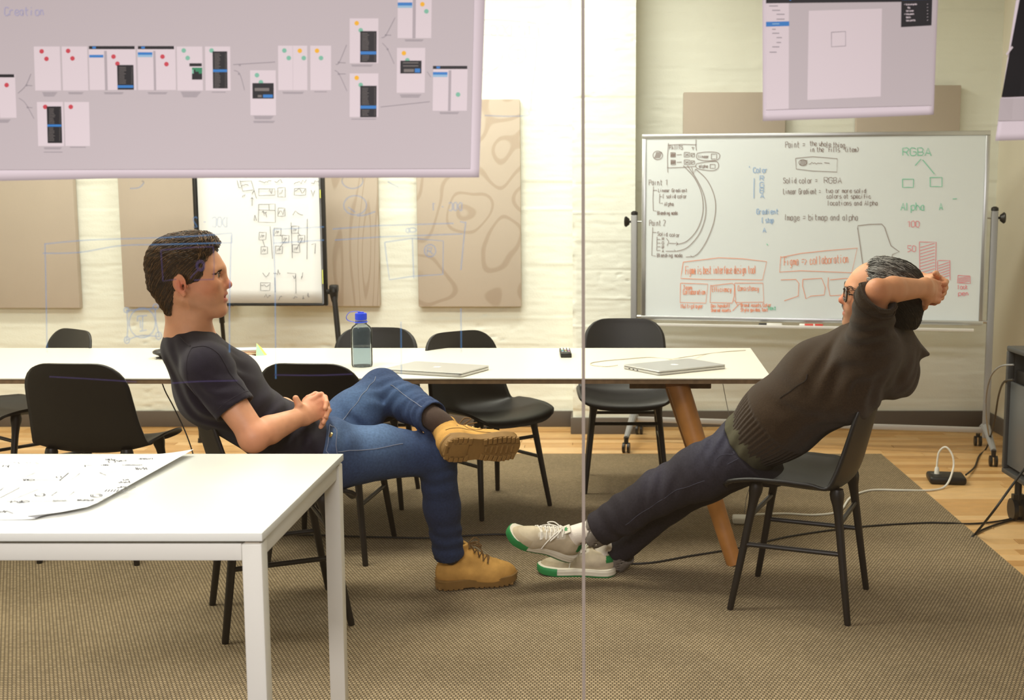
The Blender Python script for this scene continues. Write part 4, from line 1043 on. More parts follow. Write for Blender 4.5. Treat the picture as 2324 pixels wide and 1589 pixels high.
# ------------------------------------------------------------------ the grey-haired man
def man2():
    p = thing('person', 'grey-haired man in glasses and brown hoodie leaning back, hands clasped behind head', 'person', (.60, 4.05, RUG))
    fa = math.radians(158); fd = np.array((math.cos(fa), math.sin(fa), 0)); lf = np.array((-math.sin(fa), math.cos(fa), 0))
    H = Frame(A_(1997, 684, 3.87), (-.965, .22, .05), (0, -.20, 1), 1.0)
    nb = A_(1988, 792, 3.92); chest = A_(1872, 868, 3.96); waist = A_(1765, 955, 4.02); pel = A_(1700, 1012, 4.07)
    Sl = A_(1972, 800, 3.745); El = A_(1992, 659, 3.565); Wl = A_(2098, 654, 3.72)
    Sr = A_(2003, 790, 4.09); Er = A_(2000, 622, 4.25); Wr = A_(2116, 643, 3.98)
    Kl = A_(1497, 1116, 4.08); Al = A_(1335, 1216, 4.165); Kr = A_(1515, 1136, 4.25); Ar = A_(1388, 1258, 4.33)
    Hl = A_(1708, 1018, 3.985); Hr = A_(1706, 1030, 4.16)
    b = Sdf(); head(b, H, dict(tip=(.1270, -.004), open=.0016, lip=.000))
    b.cone(H(-.02, 0, -.01), nb, .058, .066, .03); b.cone(nb, chest, .08, .10, .04, L=lf, fl=1.4); b.cone(chest, pel, .10, .09, .04, L=lf, fl=1.45); b.cone(Sl, Sr, .05, .05, .04)
    for S, E_, W in ((Sl, El, Wl), (Sr, Er, Wr)):
        b.cone(S, E_, .050, .034, .012); mid = E_+(W-E_)*.32; b.cone(E_, mid, .0345, .0395, .014); b.cone(mid, W, .0395, .0262, .010, L=(0, 0, 1), fl=1.08)
    b.ell(El+np.array((-.008, -.004, .004)), (.020, .022, .024), None, .02)
    for Hh, K, A in ((Hl, Kl, Al), (Hr, Kr, Ar)): b.cone(Hh, K, .075, .052, .03); b.cone(K, K+(A-K)*.85, .048, .032, .02)
    hand(b, Wl, A_(2142, 668, 3.80)-Wl, (-.55, .75, -.1), (0, 0, -1), [(.75, .9, .5), (.8, .95, .5), (.85, .95, .5), (.9, 1., .5)], 1.0, (.3, .4, .3), wr=.0265, tout=.5)
    hand(b, Wr, A_(2150, 664, 3.87)-Wr, (-.75, -.55, .0), (0, 0, 1), [(.55, .95, .5), (.6, 1.0, .5), (.65, 1.0, .5), (.75, 1., .5)], 1.0, (.2, .3, .3), wr=.0265, tout=.5)
    loc = lambda P: (P-H.o)@H.R
    def lips(P):
        q = loc(P); return ((np.abs(q[:, 1]) < .021) & (q[:, 0] > .1045)).astype(float)*np.clip(1.2-np.abs(q[:, 2]+.0405)/.0160, 0, 1)
    def beard(P):
        q = loc(P); m = ((q[:, 0] > .075) & (q[:, 2] > -.10) & (q[:, 2] < -.018)).astype(float); return m*np.clip((-.014-q[:, 2])/.02, 0, 1)
    tint = skin_tint([((*H(.128, 0, -.004),), .024, (206, 106, 84), .65), ((*H(.07, .05, -.005),), .04, (204, 116, 88), .5), (beard, 1, (128, 104, 88), .45), (lips, 1, (170, 88, 78), .75),
                      ((*El,), .05, (212, 132, 90), .5), ((*A_(2140, 665, 3.8),), .06, (206, 108, 84), .6)])
    body = skin_obj('body', b, .0029, SKIN, p, tint)
    eyes(H, body, mat('iris_dark', (56, 40, 28), .15))
    BR = mat('brow_black', (28, 24, 22), .8)
    for s in (1, -1):
        rr = random.Random(6); roots = [H(.105-.012*abs(t-.2)-.006*t, s*(.010+.038*t), .0485+.004*math.sin(math.pi*t)+rr.uniform(-.0035, .0035)) for t in np.linspace(0, 1, 52)]
        strand_hair('eyebrow', b, roots, lambda P, s=s: np.tile(H.R@np.array((-.35, s*.9, .1)), (len(P), 1)), .013, .0011, [BR], body, lift=.003, seg=4, jit=.15)
    rg = np.random.default_rng(9)
    # moustache and chin stubble
    pts = [H(.125-.0*abs(y), y, -.020+z) for y in np.linspace(-.02, .02, 16) for z in (0, -.004)]+[H(.118, y, -.062+z) for y in np.linspace(-.010, .010, 7) for z in (0, -.006)]
    strand_hair('stubble', b, pts, lambda P: np.tile(H.R@np.array((.2, 0, -1)), (len(P), 1)), .007, .0005, [BR, mat('stubble_grey', (120, 116, 112), .8)], body, lift=.0015, seg=3, jit=.3)
    # hair
    HB = [mat('hair_%s' % n, c, .4, spec=.5) for n, c in (('black', (24, 22, 22)), ('charcoal', (44, 42, 42)), ('grey', (96, 94, 92)), ('silver', (176, 174, 170)))]
    h = Sdf(); e = lambda c, r, k=.03, op='u', rot=H.R: h.ell(H(c), r, rot, k=k, op=op)
    e((-.030, 0, .055), (.112, .0865, .092)); h.cone(H(-.085, .025, .0), H(-.085, .02, -.045), .058, .050, .03); h.cone(H(-.085, -.025, .0), H(-.085, -.02, -.045), .058, .050, .03)
    e((.010, 0, .095), (.045, .066, .050), .03)
    e((.150, 0, .040), (.108, .16, .135), .012, 's'); e((.058, 0, -.075), (.098, .16, .090), .010, 's'); h.cut(H(-.08, 0, -.075), -H.z+H.x*.1, .01)
    h.disp(lambda P: -.0012*np.sin(((loc(P)@np.array((.35, .6, .9)))*300)+6*np.sin(loc(P)[:, 0]*35)+4*np.sin(loc(P)[:, 1]*50)))
    hair = skin_obj('hair', h, .0036, HB[0], p); Vv = np.array([v.co for v in hair.data.vertices], float)+np.array(world_loc(hair)); q = loc(Vv)
    N = h.grad(Vv); ok = np.where((N*(Vv-H(-.03, 0, .05))).sum(1) > .02)[0]
    flow = lambda P: (np.stack([-.8+0*P[:, 0], .1*np.sign(loc(P)[:, 1]), -.25-1.6*np.clip(.06-loc(P)[:, 2], 0, .1)*9], 1))@H.R.T
    strand_hair('hair_locks', h, Vv[rg.choice(ok, 3000, replace=False)], flow, .07, .0011, HB[:2]+HB[:1], hair, lift=.0035, jit=.12)
    top = ok[(q[ok, 2] > .075) & (q[ok, 0] > -.07)]
    strand_hair('silver_streaks', h, Vv[rg.choice(top, 800, replace=False)], flow, .075, .0009, [HB[2], HB[2], HB[3], HB[1]], hair, lift=.0042, jit=.10, seed=5)
    top = ok[(q[ok, 2] > .08) & (q[ok, 0] > .00)]
    strand_hair('silver_streaks', h, Vv[rg.choice(top, 420, replace=False)], flow, .07, .0010, [HB[3], HB[3], HB[2]], hair, lift=.0050, jit=.12, seed=6)
    # glasses
    FR = mat('dark_tortoiseshell', (38, 24, 18), .25); gl = thing_part('glasses', p, H(.118, 0, .028))
    for s in (1, -1):
        pts = []
        for k in range(29):
            a = 2*math.pi*k/28; ca, sa = math.cos(a), math.sin(a); n_ = 3.4
            yy = .0268*math.copysign(abs(ca)**(2/n_), ca); zz = .0225*math.copysign(abs(sa)**(2/n_), sa)
            pts.append(Vector(H(.1205-.010*abs((yy*s+.034*s)/.06)**2, s*.034+yy, .026+zz)))
        g = G(); g.tube(pts, .0028, 6, cap=False); g.build('rim', FR, gl)
        cpt = [v for v in pts[:-1]]; g = G(); g.add(cpt, [list(range(len(cpt)))]); ln = g.build('lens', M['glass'], gl, smooth=False)
        sm = ln.modifiers.new('t', 'SOLIDIFY'); sm.thickness = .0015
        g = G(); g.tube([Vector(H(.109, s*.060, .036)), Vector(H(.104, s*.0715, .037)), Vector(H(.06, s*.079, .034)), Vector(H(.005, s*.083, .034)), Vector(H(-.02, s*.083, .022)), Vector(H(-.03, s*.082, -.0))], .0021, 6); g.build('temple_arm', FR, gl)
    g = G(); g.tube([Vector(H(.1200, .010, .032)), Vector(H(.1235, 0, .035)), Vector(H(.1200, -.010, .032))], .0022, 6); g.build('bridge', FR, gl)
    # hoodie
    HT = mixc((54, 41, 29), [((*A_(1990, 740, 3.6),), .14, (48, 36, 26), .5)])
    t = Sdf(); t.cone(nb+np.array((.01, 0, -.02)), chest, .125, .152, .06, L=lf, fl=1.30); t.cone(chest, waist, .150, .142, .05, L=lf, fl=1.30); t.cone(waist, A_(1702, 1008, 4.06), .140, .112, .04, L=lf, fl=1.45)
    t.cone(Sl, Sr, .082, .082, .06); t.cone(Sl+lf*-.02, A_(1930, 890, 3.82), .085, .10, .06); t.ell(A_(1955, 790, 3.86), (.10, .15, .085), None, .05)
    se = Sl+(El-Sl)*.93; t.cone(Sl, se+np.array((-.006, 0, -.01)), .078, .064, .05); t.cone(Sr, Sr+(Er-Sr)*.9, .078, .064, .05)
    t.cone(H(.015, 0, -.105), nb, .070, .09, .04)
    # hood lying behind the neck
    t.ell(A_(2020, 848, 3.95), (.080, .15, .085), None, .05); t.cone(A_(2036, 786, 3.95), A_(2104, 806, 3.94), .082, .007, .02, L=lf, fl=1.9); t.cone(A_(2030, 760, 3.95), A_(2046, 845, 3.95), .055, .054, .03, L=lf, fl=1.8)
    t.cone(A_(2020, 830, 3.95), A_(2048, 868, 3.94), .07, .045, .03, L=lf, fl=2.0)
    t.folds(A_(1985, 740, 3.6), .09, unit(np.array((.25, 0, 1))), .05, .0065); t.folds(A_(1900, 830, 3.75), .12, unit(np.array((.75, .0, -.65))), .075, .007, ph=.6)
    t.folds(A_(1960, 900, 3.75), .12, unit(np.array((.9, 0, .3))), .06, .005, ph=1.3); t.folds(A_(1790, 900, 3.85), .10, unit(np.array((.6, 0, .75))), .09, .003, ph=.2)
    t.folds(A_(1850, 990, 3.9), .12, unit(np.array((.5, 0, -.8))), .06, .004, ph=.2); t.folds(A_(2060, 850, 3.9), .08, unit(np.array((.9, 0, -.5))), .05, .005, ph=.9)
    ax = unit(chest-pel)
    rib0 = A_(1712, 990, 4.03)
    def rib(P):
        u = (P-rib0)@ax; m = np.clip((.075-np.abs(u-.035))/.012, 0, 1); q = P-rib0; ang = np.arctan2(q@np.cross(ax, lf), q@lf*.75)
        return -m*(.0022*np.sin(ang*46)-.004)
    t.disp(rib)
    t.cone(H(.0, 0, -.05), nb, .058, .085, .01, 's'); t.ell(H(.06, .0, -.12), (.045, .06, .05), H.R, .01, 's')
    cn = unit(unit(El-Sl)+np.array((.45, 0, 0)))
    def arm_only(pp, nn, rr): return lambda P: np.where(np.linalg.norm(P-pp, axis=1) < rr, (P-pp)@nn, -1.0)
    cp = A_(1998, 672, 3.58); t._add(arm_only(cp+cn*.06, cn, .0), cp, 1e3, .004, 'i')
    t._add(lambda P: np.where(np.linalg.norm(P-(cp+cn*.06), axis=1) < .105, (P-cp)@cn, -1.0), cp, 1e3, .004, 'i')
    an2 = unit(Er-Sr); cp2 = Sr+(Er-Sr)*.75; t._add(lambda P: np.where(np.linalg.norm(P-(cp2+an2*.07), axis=1) < .11, (P-cp2)@an2, -1.0), cp2, 1e3, .004, 'i')
    t.cone(cp-cn*.035, cp+cn*.06, .050, .056, .004, 's')
    t.cut(rib0-ax*.042, unit(-ax), .006)
    hood = skin_obj('hoodie', t, .0045, WOOL, p, HT)
    DK = mat('pocket_edge_wool', (36, 26, 20), .95)
    seam('pocket_slit', t, [A_(1836, 838, 3.7), A_(1795, 868, 3.75), A_(1752, 900, 3.8)], .0026, DK, hood)
    u = unit(np.cross(cn, (0, 1, .1))); v = np.cross(cn, u); WB = mat('cuff_wool', (52, 39, 28), .95, bump=(420, .5))
    for q_, nm in ((-.008, .0050), (-.030, .0045)):
        ring = [cp+cn*q_+u*math.cos(2*math.pi*k/28)*.066+v*math.sin(2*math.pi*k/28)*.066 for k in range(29)]
        g = G(); g.tube([Vector(x) for x in t.snap(ring)], nm, 6, cap=False); g.build('rolled_cuff', WB, hood)
    # olive shirt tail showing under the hoodie
    ot = Sdf(); ot.cone(waist, A_(1690, 1015, 4.07), .125, .119, .04, L=lf, fl=1.42); ot.folds(A_(1700, 1000, 3.95), .12, unit(np.array((.6, 0, -.7))), .06, .004)
    ot.cut(A_(1692, 1004, 4.05), unit(-ax+np.array((0, 0, .05))), .004); ot.cut(A_(1745, 965, 4.0), ax, .004)
    skin_obj('olive_shirt', ot, .0055, attr_mat('olive_cotton', .9, bump=(600, .3), fine=(60, .12)), p, mixc((72, 68, 50), []))
    # jeans
    j = Sdf(); nr = unit(Ar-Kr); cr_ = A_(1402, 1268-10, 4.33)
    j.cone(Hr, A_(1600, 1082, 4.2), .105, .095, .05); j.cone(A_(1600, 1082, 4.2), Kr, .095, .080, .03); j.cone(Kr, Ar, .080, .062, .03)
    j._add(lambda P: np.where(np.linalg.norm(P-cr_, axis=1) < .16, (P-cr_)@nr, -1.0), cr_, 1e3, .003, 'i')
    lcut = A_(1358, 1203, 4.155); nl = unit(Al-Kl); l = Sdf()
    l.cone(Hl, A_(1590, 1072, 4.03), .106, .098, .05); l.cone(A_(1590, 1072, 4.03), Kl, .098, .080, .03); l.cone(Kl, A_(1420, 1165, 4.12), .079, .074, .03); l.cone(A_(1420, 1165, 4.12), Al, .074, .064, .02)
    l.folds(Kl+np.array((.02, -.05, .03)), .10, unit(np.array((1, 0, -.35))), .055, .006); l.folds(A_(1400, 1180, 4.1), .09, unit(np.array((.8, 0, .6))), .06, .005, ph=.7)
    l.folds(A_(1600, 1020, 3.95), .10, unit(np.array((.9, 0, .3))), .055, .004, ph=.4)
    l.cut(lcut, nl, .003)
    j._add(l, (Hl+Al)/2, np.linalg.norm(Hl-Al)/2+.15, .012, 'u')
    j.ell(pel+fd*-.01, (.125, .17, .120), None, .05); j.cone(pel+fd*-.09+np.array((0, 0, -.04)), pel, .10, .11, .04, L=lf, fl=1.4)
    j.folds(A_(1640, 990, 3.95), .09, unit(np.array((.75, 0, -.6))), .045, .005, ph=.4); j.cut(A_(1690, 1000, 4.05), unit(ax), .004)
    j.cone(lcut-nl*.025, lcut+nl*.08, .056, .058, .003, 's'); j.cone(cr_-nr*.02, cr_+nr*.08, .052, .054, .003, 's')
    jeans = skin_obj('jeans', j, .0052, DENIM2, p, mixc((42, 38, 44), [((*A_(1620, 985, 3.95),), .12, (70, 72, 92), .5), ((*A_(1480, 1075, 4.02),), .08, (70, 68, 82), .45)]))
    seam('pocket_stitch', j, [A_(1602, 1042, 3.85), A_(1640, 1030, 3.85), A_(1680, 1012, 3.86)], .0012, STITCHD, jeans)
    seam('pocket_stitch', j, [A_(1640, 1066, 3.85), A_(1668, 1045, 3.85), A_(1690, 1024, 3.86)], .0012, STITCHD, jeans)
    seam('side_seam', j, [A_(1600, 1095, 3.9), A_(1540, 1110, 3.97), A_(1480, 1150, 4.0), A_(1420, 1190, 4.05)], .0011, STITCHD, jeans)
    # turned-up cuffs show the paler inside of the cloth
    CU = mat('denim_inside', (112, 104, 96), .9, noise=(120, .12), bump=(600, .3))
    for c0, nn, r0, r1, ln in ((lcut, nl, .0590, .0560, .085), (cr_, nr, .0640, .0635, .062)):
        q = Sdf(); q.cone(c0-nn*.06, c0+nn*.10, r0, r1, .01); q.cut(c0+nn*ln*.55, nn, .003); q.cut(c0-nn*ln*.42, -nn, .003); q.cone(c0-nn*.10, c0+nn*.14, r0-.007, r1-.007, .003, 's'); q.folds(c0, .08, unit(np.cross(nn, (0, 1, 0))), .05, .003)
        skin_obj('cuff', q, .005, CU, p, None)
    WS = mat('white_sock', (226, 216, 204), .9, bump=(350, .35))
    # upper shoe, crossed over; lower shoe flat on the rug
    td = unit((-.81, -.36, .36)); Fu = Frame((0, 0, 0), td, (.36, -.42, .80), 1.04); Fu.o = np.array(A_(1303, 1216, 4.150))-Fu(.055, 0, .092)
    g = G(); g.tube([Vector(Fu(.055, 0, .05)), Vector(Fu(.054, 0, .10)), Vector(np.array(lcut)*.6+Fu(.05, 0, .12)*.4), Vector(lcut-nl*.03)], [.038, .037, .038, .044], 18); g.build('sock', WS, p)
    sneaker(p, Fu, 1)
    a0 = np.array(onz(1397, 1313, RUG)); a1 = np.array(onz(1216, 1308, RUG)); Fd = Frame(a0+np.array((0, .045, .003)), a1-a0, (0, 0, 1), 1.05)
    g = G(); g.tube([Vector(Fd(.055, 0, .05)), Vector(Fd(.045, 0, .115)), Vector(cr_-nr*.02)], [.036, .038, .042], 18); g.build('sock', WS, p)
    sneaker(p, Fd, -1)
    return p
def thing_part(name, parent, loc):
    o = bpy.data.objects.new(name, None); C.objects.link(o); o.parent = parent; o.empty_display_size = .05
    o.location = Vector(loc)-world_loc(parent); return o
P2 = man2()
# ------------------------------------------------------------------ ink, print and small things
INK = {'black': mat('black_marker', (138, 120, 116), .7), 'orange': mat('orange_marker', (238, 152, 118), .7), 'green': mat('green_marker', (132, 208, 180), .7), 'blue': mat('blue_marker', (152, 184, 224), .7),
       'red': mat('red_marker', (232, 140, 150), .7), 'pen': mat('grey_pen', (128, 128, 136), .7), 'glass': ink_mat('glass_marker', (86, 150, 212), .34), 'violet': ink_mat('violet_marker', (72, 58, 112), .38), 'pale': mat('pale_violet_pen', (176, 176, 206), .7)}
def ink(name, parent, lines, to3, n, wid, m):
    """lines = pixel polylines laid down on a real surface through to3"""
    g = G()
    for ln in lines:
        if len(ln) < 2: continue
        ribbon(g, [to3(*q) for q in ln], wid, n)
    o = g.build(name, m, parent, smooth=False); o['kind'] = 'stuff'; return o
def rect(x0, y0, x1, y1, j=1.2):
    r = lambda: random.uniform(-j, j)
    return [(x0+r(), y0+r()), ((x0+x1)/2, y0+r()), (x1+r(), y0+r()), (x1+r(), y1+r()), ((x0+x1)/2, y1+r()), (x0+r(), y1+r()), (x0+r(), y0+r())]
def circ(x, y, rx, ry=None, n=18, a0=0, a1=2*math.pi): return [(x+rx*math.cos(a0+(a1-a0)*k/n), y+(ry or rx)*math.sin(a0+(a1-a0)*k/n)) for k in range(n+1)]
def hatch(x0, y0, x1, y1, n, sl=.5):
    out = []
    for k in range(n):
        y = y0+(y1-y0)*k/(n-1); out.append([(x0+random.uniform(0, 2), y+random.uniform(-1, 1)), (x1-random.uniform(0, 2), y-(x1-x0)*sl+random.uniform(-1, 1))])
    return out
def smooth2(pts, n=5): return [(p.x, p.y) for p in catmull([(a, b, 0) for a, b in pts], n)]
def scrib(x, y, w, h, n=None):
    """an illegible squiggle of small writing"""
    n = n or max(4, int(w/h*3)); return [(x+w*k/n, y-h*random.random()) for k in range(n+1)]
# ---- whiteboard notes
WB3 = lambda px, py: wpt(px, py, -.0008)
def W(cx, cy): return (1420+cx/2.641, 270+cy/2.641)
def wt(t, x, y, x1, h, slope=0.0):
    a = W(x, y); return strokes(t, a[0], a[1], h/2.641, (x1-x)/2.641, slope=slope)
def WP(*p): return [W(*q) for q in p]
bk = []
bk += wt('PAINTS', 262, 182, 345, 24)+[WP((256, 145), (250, 230), (252, 320)), WP((252, 156), (340, 152), (425, 155)), WP((422, 122), (420, 160), (424, 190)), WP((248, 293), (340, 290), (420, 284)), WP((400, 168), (404, 185)), WP((395, 172), (412, 172))]
bk += [[W(*q) for q in circ(192, 218, 29, 26)]]+[WP((172+k*6, 235), (186+k*6, 198)) for k in range(6)]
for y in (215, 260):
    bk += [WP(*rect(270, y-14, 298, y+14))]+[WP((272+k*4, y+10), (276+k*4, y-10)) for k in range(6)]
    bk += [WP((306, y), (335, y-2)), WP(*rect(350, y-14, 385, y+13)), WP((356, y+8), (378, y-8)), WP((356, y-6), (380, y+6)), WP(*rect(392, y-10, 412, y+12)), WP((394, y+6), (410, y-6))]
bk += [[W(*q) for q in smooth2([(430, 205), (480, 198), (540, 200), (563, 215), (550, 245), (480, 250), (432, 240), (425, 220), (430, 205)])], [W(*q) for q in smooth2([(425, 268), (480, 258), (545, 255), (555, 290), (520, 310), (440, 300), (420, 285), (425, 268)])]]
bk += wt('linear', 436, 234, 502, 18)+[WP(*rect(512, 210, 545, 240))]+wt('alpha', 440, 292, 495, 18)+[WP(*rect(505, 272, 535, 296))]
bk += wt('Paint 1', 140, 396, 258, 32)+wt('Linear Gradient', 196, 438, 375, 20)+wt('[ solid color   ]', 224, 474, 420, 22)+wt('Alpha', 232, 520, 290, 22)+wt('Blending mode', 190, 574, 315, 22)
bk += [WP((166, 405), (163, 480), (165, 550), (185, 552)), WP((166, 428), (188, 428)), WP((204, 448), (202, 505), (222, 505)), WP((203, 465), (218, 465))]
bk += wt('Paint 2', 142, 640, 244, 34)+wt('Solid color', 190, 698, 330, 22, .08)
for k, c in enumerate('RGBA'): bk += wt(c, 218, 727+k*24, 232, 16)+[WP((190, 722+k*22), (208, 722+k*22))]
bk += wt('Blending mode', 188, 828, 345, 22)+[WP((162, 650), (158, 740), (156, 818), (180, 822)), WP((162, 680), (184, 680)), WP((188, 705), (186, 790)), WP((244, 715), (258, 735), (248, 760)), WP((260, 745), (315, 748), (302, 738)), WP((315, 748), (302, 758)), WP((240, 793), (302, 793), (290, 785)), WP((360, 828), (400, 826), (388, 818))]
gy = [[W(*q) for q in smooth2([(345, 280), (410, 350), (455, 450), (462, 560), (430, 660), (370, 730), (318, 750)])], [W(*q) for q in smooth2([(370, 280), (430, 370), (472, 470), (478, 580), (440, 690), (370, 770), (305, 793)])], [W(*q) for q in smooth2([(420, 300), (490, 370), (535, 480), (532, 600), (490, 720), (440, 800), (400, 828)])], WP((395, 290), (408, 330), (418, 300))]
bk += wt('Paint =', 958, 172, 1082, 36)+wt('the whole thing', 1104, 160, 1325, 30, .06)+wt('in the "fills" (item)', 1106, 198, 1410, 30)
bk += [WP((1018, 236), (1120, 226), (1268, 238), (1266, 318), (1120, 312), (1022, 300), (1018, 236)), [W(*q) for q in circ(1062, 262, 24, 18)]]+[WP((1044+k*7, 278), (1052+k*7, 246)) for k in range(6)]+[WP(*scrib(1098, 272, 80, 14, 9)), WP((1190, 262), (1222, 266))]
bk += wt('Solid color =', 945, 385, 1160, 32)+wt('RGBA', 1190, 385, 1300, 34)
bk += wt('Linear Gradient =', 945, 450, 1178, 32)+wt('two or more solid', 1200, 443, 1455, 26)+wt('colors at specific', 1205, 476, 1480, 26)+wt('locations and Alpha', 1210, 518, 1522, 28)
bk += wt('Image = bitmap and alpha', 950, 608, 1415, 36)
gy += [WP((1390, 660), (1392, 640), (1460, 632), (1535, 630), (1552, 650), (1565, 690), (1590, 760), (1640, 796), (1600, 812), (1592, 845)), WP((1390, 655), (1400, 720), (1425, 900))]
ink('marker_notes', whiteboard, bk, WB3, WN, .0031, INK['black'])
ink('marker_arrows', whiteboard, gy, WB3, WN, 0.0044, mat('worn_grey_marker', (156, 144, 140), .7))
og = [WP((345, 858), (335, 920), (330, 956), (480, 962), (660, 962), (820, 965), (845, 855), (700, 838), (560, 832), (345, 858))]+wt('Figma is best interface design tool', 358, 930, 800, 46, -.01)
og += [WP((930, 822), (922, 918), (1050, 910), (1355, 922), (1388, 774), (1200, 790), (1050, 806), (930, 830))]+wt('Figma => collaboration', 950, 880, 1348, 48, -.05)
og += [WP((328, 985), (326, 1100), (480, 1104), (492, 990), (330, 984)), WP((510, 995), (505, 1100), (640, 1104)), WP((510, 1000), (640, 985), (652, 1000), (650, 1060), (640, 1100)), WP((652, 985), (660, 1100), (828, 1098), (822, 984), (655, 984)), WP((650, 1085), (672, 1120)), WP((640, 1150), (680, 1110), (700, 1108))]
og += wt('Team', 345, 1022, 400, 24)+wt('Collaboration', 345, 1052, 480, 30)+wt('Efficiency', 518, 1036, 635, 30)+wt('Consistency', 672, 1030, 800, 30)+wt('Multiplayer', 332, 1134, 468, 24)
og += wt('Dev handoff', 512, 1130, 630, 20)+wt('Shared Assets', 512, 1156, 634, 20)+wt('Brand Assets Color', 690, 1126, 880, 20)+wt('Style guides Text', 690, 1154, 860, 20)
og += [WP((930, 965), (1020, 962), (1038, 985), (1034, 1062), (950, 1090)), WP((1062, 962), (1175, 955), (1196, 1010), (1190, 1055), (1110, 1062), (1080, 1078), (1060, 1000), (1062, 962)), WP((1215, 950), (1212, 1000), (1225, 1060), (1310, 1055)), WP((1225, 965), (1320, 955), (1345, 962))]
ink('marker_boxes', whiteboard, og, WB3, WN, .0036, INK['orange'])
gr = wt('RGBA', 1660, 220, 1840, 46)+wt('Alpha', 1650, 548, 1800, 46)+wt('A', 1880, 545, 1905, 40)+[WP((1770, 240), (1735, 280)), WP((1780, 245), (1850, 330)), WP(*rect(1660, 360, 1725, 410)), WP(*rect(1825, 350, 1895, 405)), WP((1960, 480), (1985, 478)), WP((845, 748), (852, 758))]+wt('Text', 850, 1145, 905, 22)
ink('marker_notes', whiteboard, gr, WB3, WN, .0045, INK['green'])
bl = wt('Color', 765, 322, 855, 30)+wt('R', 805, 370, 835, 30)+wt('G', 805, 410, 835, 30)+wt('B', 805, 442, 835, 30)+wt('A', 808, 474, 835, 28)+wt('Gradient', 785, 570, 920, 30)+wt('[ stop ]', 818, 622, 915, 30)+wt('A', 822, 680, 845, 28)+[WP((742, 282), (740, 292)), WP((770, 355), (768, 475))]
ink('marker_notes', whiteboard, bl, WB3, WN, .0042, INK['blue'])
rd = wt('100', 1685, 648, 1765, 36)+wt('50', 1690, 796, 1745, 36)+[WP(*rect(1762, 738, 1858, 960, 3)), WP(*rect(1870, 850, 1945, 965, 3)), WP(*rect(1990, 938, 2065, 985, 3))]+[WP((1766, 770+k*19), (1852, 745+k*19)) for k in range(11)]+[WP((1874, 880+k*16), (1940, 858+k*16)) for k in range(6)]+[WP((1994, 955+k*9), (2060, 945+k*9)) for k in range(4)]+wt('lock', 1990, 1020, 2055, 26)+wt('pen', 1995, 1058, 2062, 26)
ink('marker_chart', whiteboard, rd, WB3, WN, .0038, INK['red'])
# ---- flip chart sketches
FL3 = lambda px, py: at(px, py, YF-.0205)
def Fp(*p): return [(440+a/3.876, 390+b/3.876) for a, b in p]
fl = [Fp((410, 85), (505, 80), (550, 235)), Fp((405, 75), (430, 170), (520, 160)), Fp((380, 75), (395, 140), (412, 140)), Fp(*rect(568, 150, 712, 208, 3)), Fp(*rect(740, 140, 806, 222, 3)), Fp(*rect(568, 285, 715, 445, 3)), Fp((568, 335), (715, 340)), Fp((660, 285), (662, 338)), Fp(*rect(740, 320, 800, 390, 3)), Fp((670, 480), (692, 765)), Fp((855, 445), (866, 760)), Fp((998, 415), (995, 770)), Fp((512, 225), (512, 300)), Fp((500, 240), (512, 225), (522, 240))]
for x, y in ((605, 565), (620, 690), (735, 530), (805, 590), (750, 685), (890, 510), (945, 590), (900, 675)):
    fl += [Fp(*rect(x-30, y-32, x+30, y+32, 3)), Fp((x-18, y+14), (x-8, y-14), (x, y+14)), Fp(*circ(x+6, y-2, 6, 6, 6))]
fl += [Fp((605, 600), (622, 655)), Fp((750, 675), (805, 600)), Fp((755, 555), (780, 570)), Fp((905, 670), (950, 600)), Fp((915, 535), (935, 560)), Fp((712, 930), (716, 1060)), Fp((820, 890), (895, 895), (898, 1070)), Fp((1035, 640), (1070, 630), (1065, 720))]
for x, y, w_, h_ in ((420, 130, 60, 30), (570, 100, 110, 25), (710, 100, 65, 35), (880, 110, 110, 45), (1030, 110, 75, 35), (890, 195, 90, 45), (660, 195, 30, 45), (755, 215, 25, 60), (600, 400, 40, 55), (600, 370, 40, 30), (745, 385, 50, 60), (870, 385, 90, 60), (1030, 270, 35, 110), (605, 940, 60, 55), (590, 1030, 75, 45), (620, 1110, 55, 40), (735, 915, 25, 60), (870, 940, 25, 45), (740, 1135, 35, 45), (870, 1115, 40, 25), (945, 945, 12, 60), (955, 1125, 15, 55), (1000, 1120, 15, 55), (425, 230, 25, 40), (510, 200, 18, 40), (530, 440, 20, 80), (700, 900, 30, 12)):
    fl.append(Fp(*scrib(x, y, w_, h_)))
fl += [Fp(*rect(585, 975, 668, 1045, 3)), Fp(*rect(885, 145, 985, 205, 3))]
ink('pen_sketches', flip, fl, FL3, (0, -1, 0), .0033, INK['pen'])
